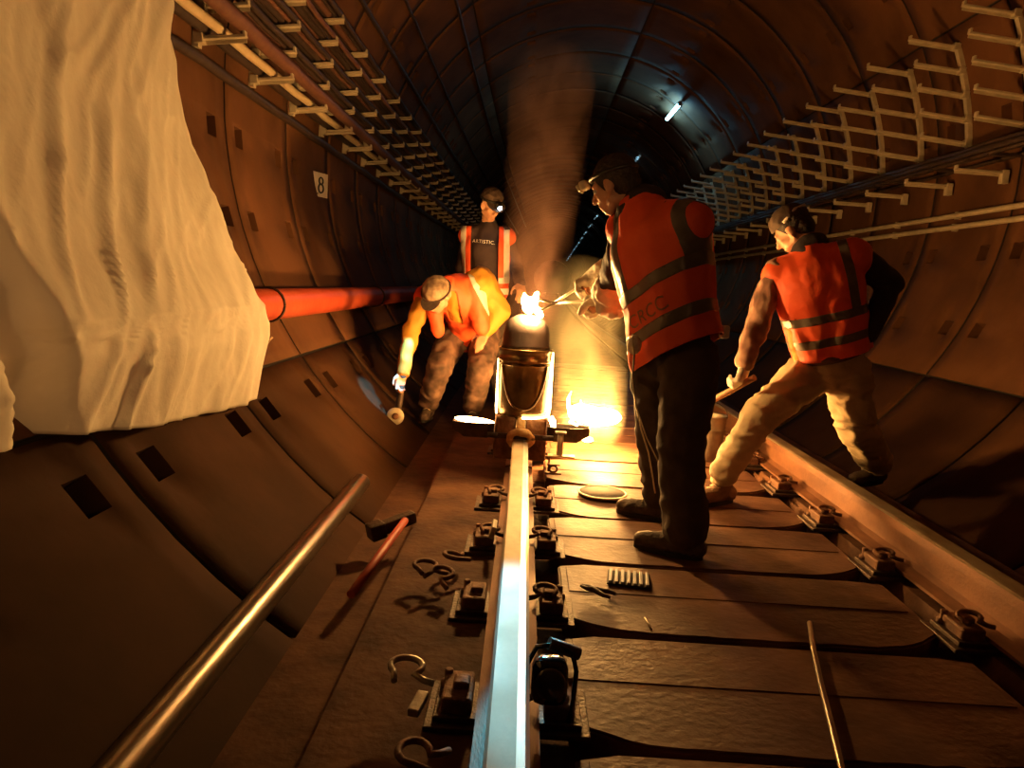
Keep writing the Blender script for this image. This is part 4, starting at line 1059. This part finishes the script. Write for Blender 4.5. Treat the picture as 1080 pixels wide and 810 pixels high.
# torch leaning beside the rail
t = thing('work_torch', 'black glossy hand lamp with wire bail standing right beside the left rail', 'torch', (.108, 1.64, -.115))
M['gloss'] = mat('black_gloss', (.008, .008, .009), None, rough=.12, spec=.8)
M['lens'] = mat('torch_glass', (.06, .065, .07), None, rough=.03, spec=1)
bm = new(); box(bm, (0, 0, .055), (.085, .075, .11), Matrix.Rotation(R(-10), 3, 'X'), bev=.024); obj('housing', bm, M['gloss'], t, True)
bm = new(); lathe(bm, [(.036, 0), (.036, .010), (.030, .014), (.001, .015)], (0, -.036, .065), 20, axis=(0, -1, .35)); obj('lens', bm, M['lens'], t)
bm = new(); tube(bm, [(-.05, 0, .03), (-.055, .0, .09), (-.035, 0, .135), (.01, 0, .145), (.05, 0, .125), (.062, 0, .08), (.058, 0, -.02), (.05, 0, -.05)], .006, 8); obj('bail', bm, M['gloss'], t)
bm = new(); lathe(bm, [(.015, -.04), (.015, .04)], (.03, .01, .13), 12, axis=(1, .2, -.4)); obj('knob', bm, M['iron'], t)
# bucket
t = thing('bucket', 'worn metal bucket standing between the two men near the right rail', 'bucket', G(744, 484, -.198)); t.location.z = -.198
bm = new(); lathe(bm, [(.080, 0), (.085, .003), (.100, .13), (.104, .20), (.108, .205), (.104, .21), (.112, .285), (.117, .290), (.112, .295), (.106, .288), (.078, .01), (.01, .008)], (0, 0, 0), 36); obj('pail', bm, M['zinc'], t)
bm = new(); tube(bm, [(.112*math.cos(a), -.02, .28+.10*math.sin(a)) for a in [math.pi*i/14 for i in range(15)]], .004, 6); obj('bail', bm, M['iron'], t)
# stand beside the mould
t = thing('clamp_stand', 'short pale post on a flat base standing right of the casting mould', 'stand', G(590, 480, -.14)); t.location = P(590, 480, 4.02)
bm = new(); lathe(bm, [(.017, 0), (.017, .125)], (0, 0, 0), 14); obj('post', bm, M['galv'], t)
bm = new(); box(bm, (.01, 0, -.004), (.15, .06, .008), bev=.002); obj('foot_plate', bm, M['galv'], t)
bm = new(); box(bm, (0, 0, .128), (.06, .05, .010), bev=.002); obj('head_plate', bm, M['galv'], t)
bm = new(); box(bm, (-.03, -.01, -.10), (.09, .05, .010), bev=.002); box(bm, (-.03, -.01, -.05), (.07, .05, .008), bev=.002)
tube(bm, [(-.03+.022*math.cos(a), -.02, -.075+.018*math.sin(a)) for a in [2*math.pi*i/16 for i in range(17)]], .006, 6); tube(bm, [(-.055, 0, -.004), (-.055, 0, -.10)], .006, 6); obj('clamp_screw', bm, M['rust'], t)
# thin bluish metal sheet under the flame
bm = new(); g = [[bm.verts.new((-.11+.22*i/14, -.06+.12*j/6, .008*math.sin(i*.9+j*.4)+.006*noise.noise(Vector((i*.4, j*.5, 0))))) for j in range(7)] for i in range(15)]
for i in range(14):
    for j in range(6): bm.faces.new((g[i][j], g[i+1][j], g[i+1][j+1], g[i][j+1])).smooth = True
M['bluesheet'] = mat('bluish_sheet', (.30, .38, .48), (.42, .48, .55), 12, .3, .6)
o = obj('steel_sheet', bm, M['bluesheet']); o.location = P(606, 463, 4.35); s = o.modifiers.new('t', 'SOLIDIFY'); s.thickness = .004
tag(o, 'crumpled bluish metal sheet lying just below the flame', 'sheet')
# grinder wheel
t = thing('angle_grinder', 'angle grinder with pale round disc held near the ground by the bending man', 'grinder', P(417, 439, 5.18))
bm = new(); lathe(bm, [(.024, -.008), (.060, -.010), (.062, 0), (.060, .010), (.024, .008)], (0, 0, 0), 32, axis=(.15, -1, .1), close=False); obj('disc', bm, M['galv'], t)
bm = new(); lathe(bm, [(.022, -.016), (.024, .012), (.010, .016)], (0, 0, 0), 16, axis=(.15, -1, .1)); obj('hub', bm, M['rust'], t)
bm = new(); tube(bm, [(0, .02, .0), (.01, .05, .04), (.02, .06, .14), (.03, .05, .22)], [.024, .026, .024, .022], 12); obj('grinder_body', bm, M['iron'], t)

# ================================================================ SMOKE
def smoke(name, prims, dens, col, nscale, label, absorb=None, lo=.42, hi=.75, aniso=.0, fade=None):
    me = blob(prims, .05, 4, 0)
    m = bpy.data.materials.new(name); m.use_nodes = True; nt = m.node_tree; nt.nodes.clear()
    out = nt.nodes.new('ShaderNodeOutputMaterial'); v = nt.nodes.new('ShaderNodeVolumePrincipled'); nt.links.new(v.outputs[0], out.inputs['Volume'])
    v.inputs['Color'].default_value = (*col, 1); v.inputs['Anisotropy'].default_value = aniso
    tc = nt.nodes.new('ShaderNodeTexCoord'); mp = nt.nodes.new('ShaderNodeMapping'); mp.inputs['Scale'].default_value = (1, 1, .55); nt.links.new(tc.outputs['Object'], mp.inputs[0])
    n = nt.nodes.new('ShaderNodeTexNoise'); n.inputs['Scale'].default_value = nscale; n.inputs['Detail'].default_value = 4; n.inputs['Distortion'].default_value = .8; nt.links.new(mp.outputs[0], n.inputs['Vector'])
    r = nt.nodes.new('ShaderNodeMapRange'); r.inputs[1].default_value = lo; r.inputs[2].default_value = hi; r.inputs[3].default_value = 0; r.inputs[4].default_value = dens; nt.links.new(n.outputs['Fac'], r.inputs[0])
    last = r.outputs[0]
    if fade:   # density falls off from an axis (a..b) with radius
        a, b, rad0, rad1 = fade; ax = (b-a)
        sp = nt.nodes.new('ShaderNodeSeparateXYZ'); nt.links.new(tc.outputs['Object'], sp.inputs[0])
        u = nt.nodes.new('ShaderNodeMapRange'); nt.links.new(sp.outputs[2], u.inputs[0]); u.inputs[1].default_value = a.z; u.inputs[2].default_value = b.z
        cx = nt.nodes.new('ShaderNodeMix'); cx.data_type = 'VECTOR'; nt.links.new(u.outputs[0], cx.inputs['Factor']); cx.inputs['A'].default_value = a; cx.inputs['B'].default_value = b
        sb = nt.nodes.new('ShaderNodeVectorMath'); sb.operation = 'DISTANCE'; nt.links.new(tc.outputs['Object'], sb.inputs[0]); nt.links.new(cx.outputs['Result'], sb.inputs[1])
        rr = nt.nodes.new('ShaderNodeMapRange'); nt.links.new(u.outputs[0], rr.inputs[0]); rr.inputs[3].default_value = rad0; rr.inputs[4].default_value = rad1
        dv = nt.nodes.new('ShaderNodeMath'); dv.operation = 'DIVIDE'; nt.links.new(sb.outputs['Value'], dv.inputs[0]); nt.links.new(rr.outputs[0], dv.inputs[1])
        fo = nt.nodes.new('ShaderNodeMapRange'); nt.links.new(dv.outputs[0], fo.inputs[0]); fo.inputs[1].default_value = .25; fo.inputs[2].default_value = 1; fo.inputs[3].default_value = 1; fo.inputs[4].default_value = 0
        mu = nt.nodes.new('ShaderNodeMath'); mu.operation = 'MULTIPLY'; nt.links.new(last, mu.inputs[0]); nt.links.new(fo.outputs[0], mu.inputs[1]); last = mu.outputs[0]
    nt.links.new(last, v.inputs['Density'])
    o = obj(name, me, m); tag(o, label, 'smoke', kind='stuff'); return o
a, b = P(562, 325, 4.5), P(582, 90, 5.6)
smoke('smoke_plume', [('c', a, a.lerp(b, .5), .20, .34), ('c', a.lerp(b, .5), b, .26, .34)], 3.2, (.58, .33, .26), 6.5, 'reddish brown smoke plume rising above the crucible', fade=(a, b, .18, .36), lo=.36)
a, b = P(620, 440, 4.6), P(612, 320, 4.9)
smoke('smoke_haze', [('c', a, b, .26, .34)], 2.0, (.75, .70, .50), 5.5, 'thin golden smoke drifting around the flame behind the crucible', lo=.35, fade=(a, b, .27, .34))
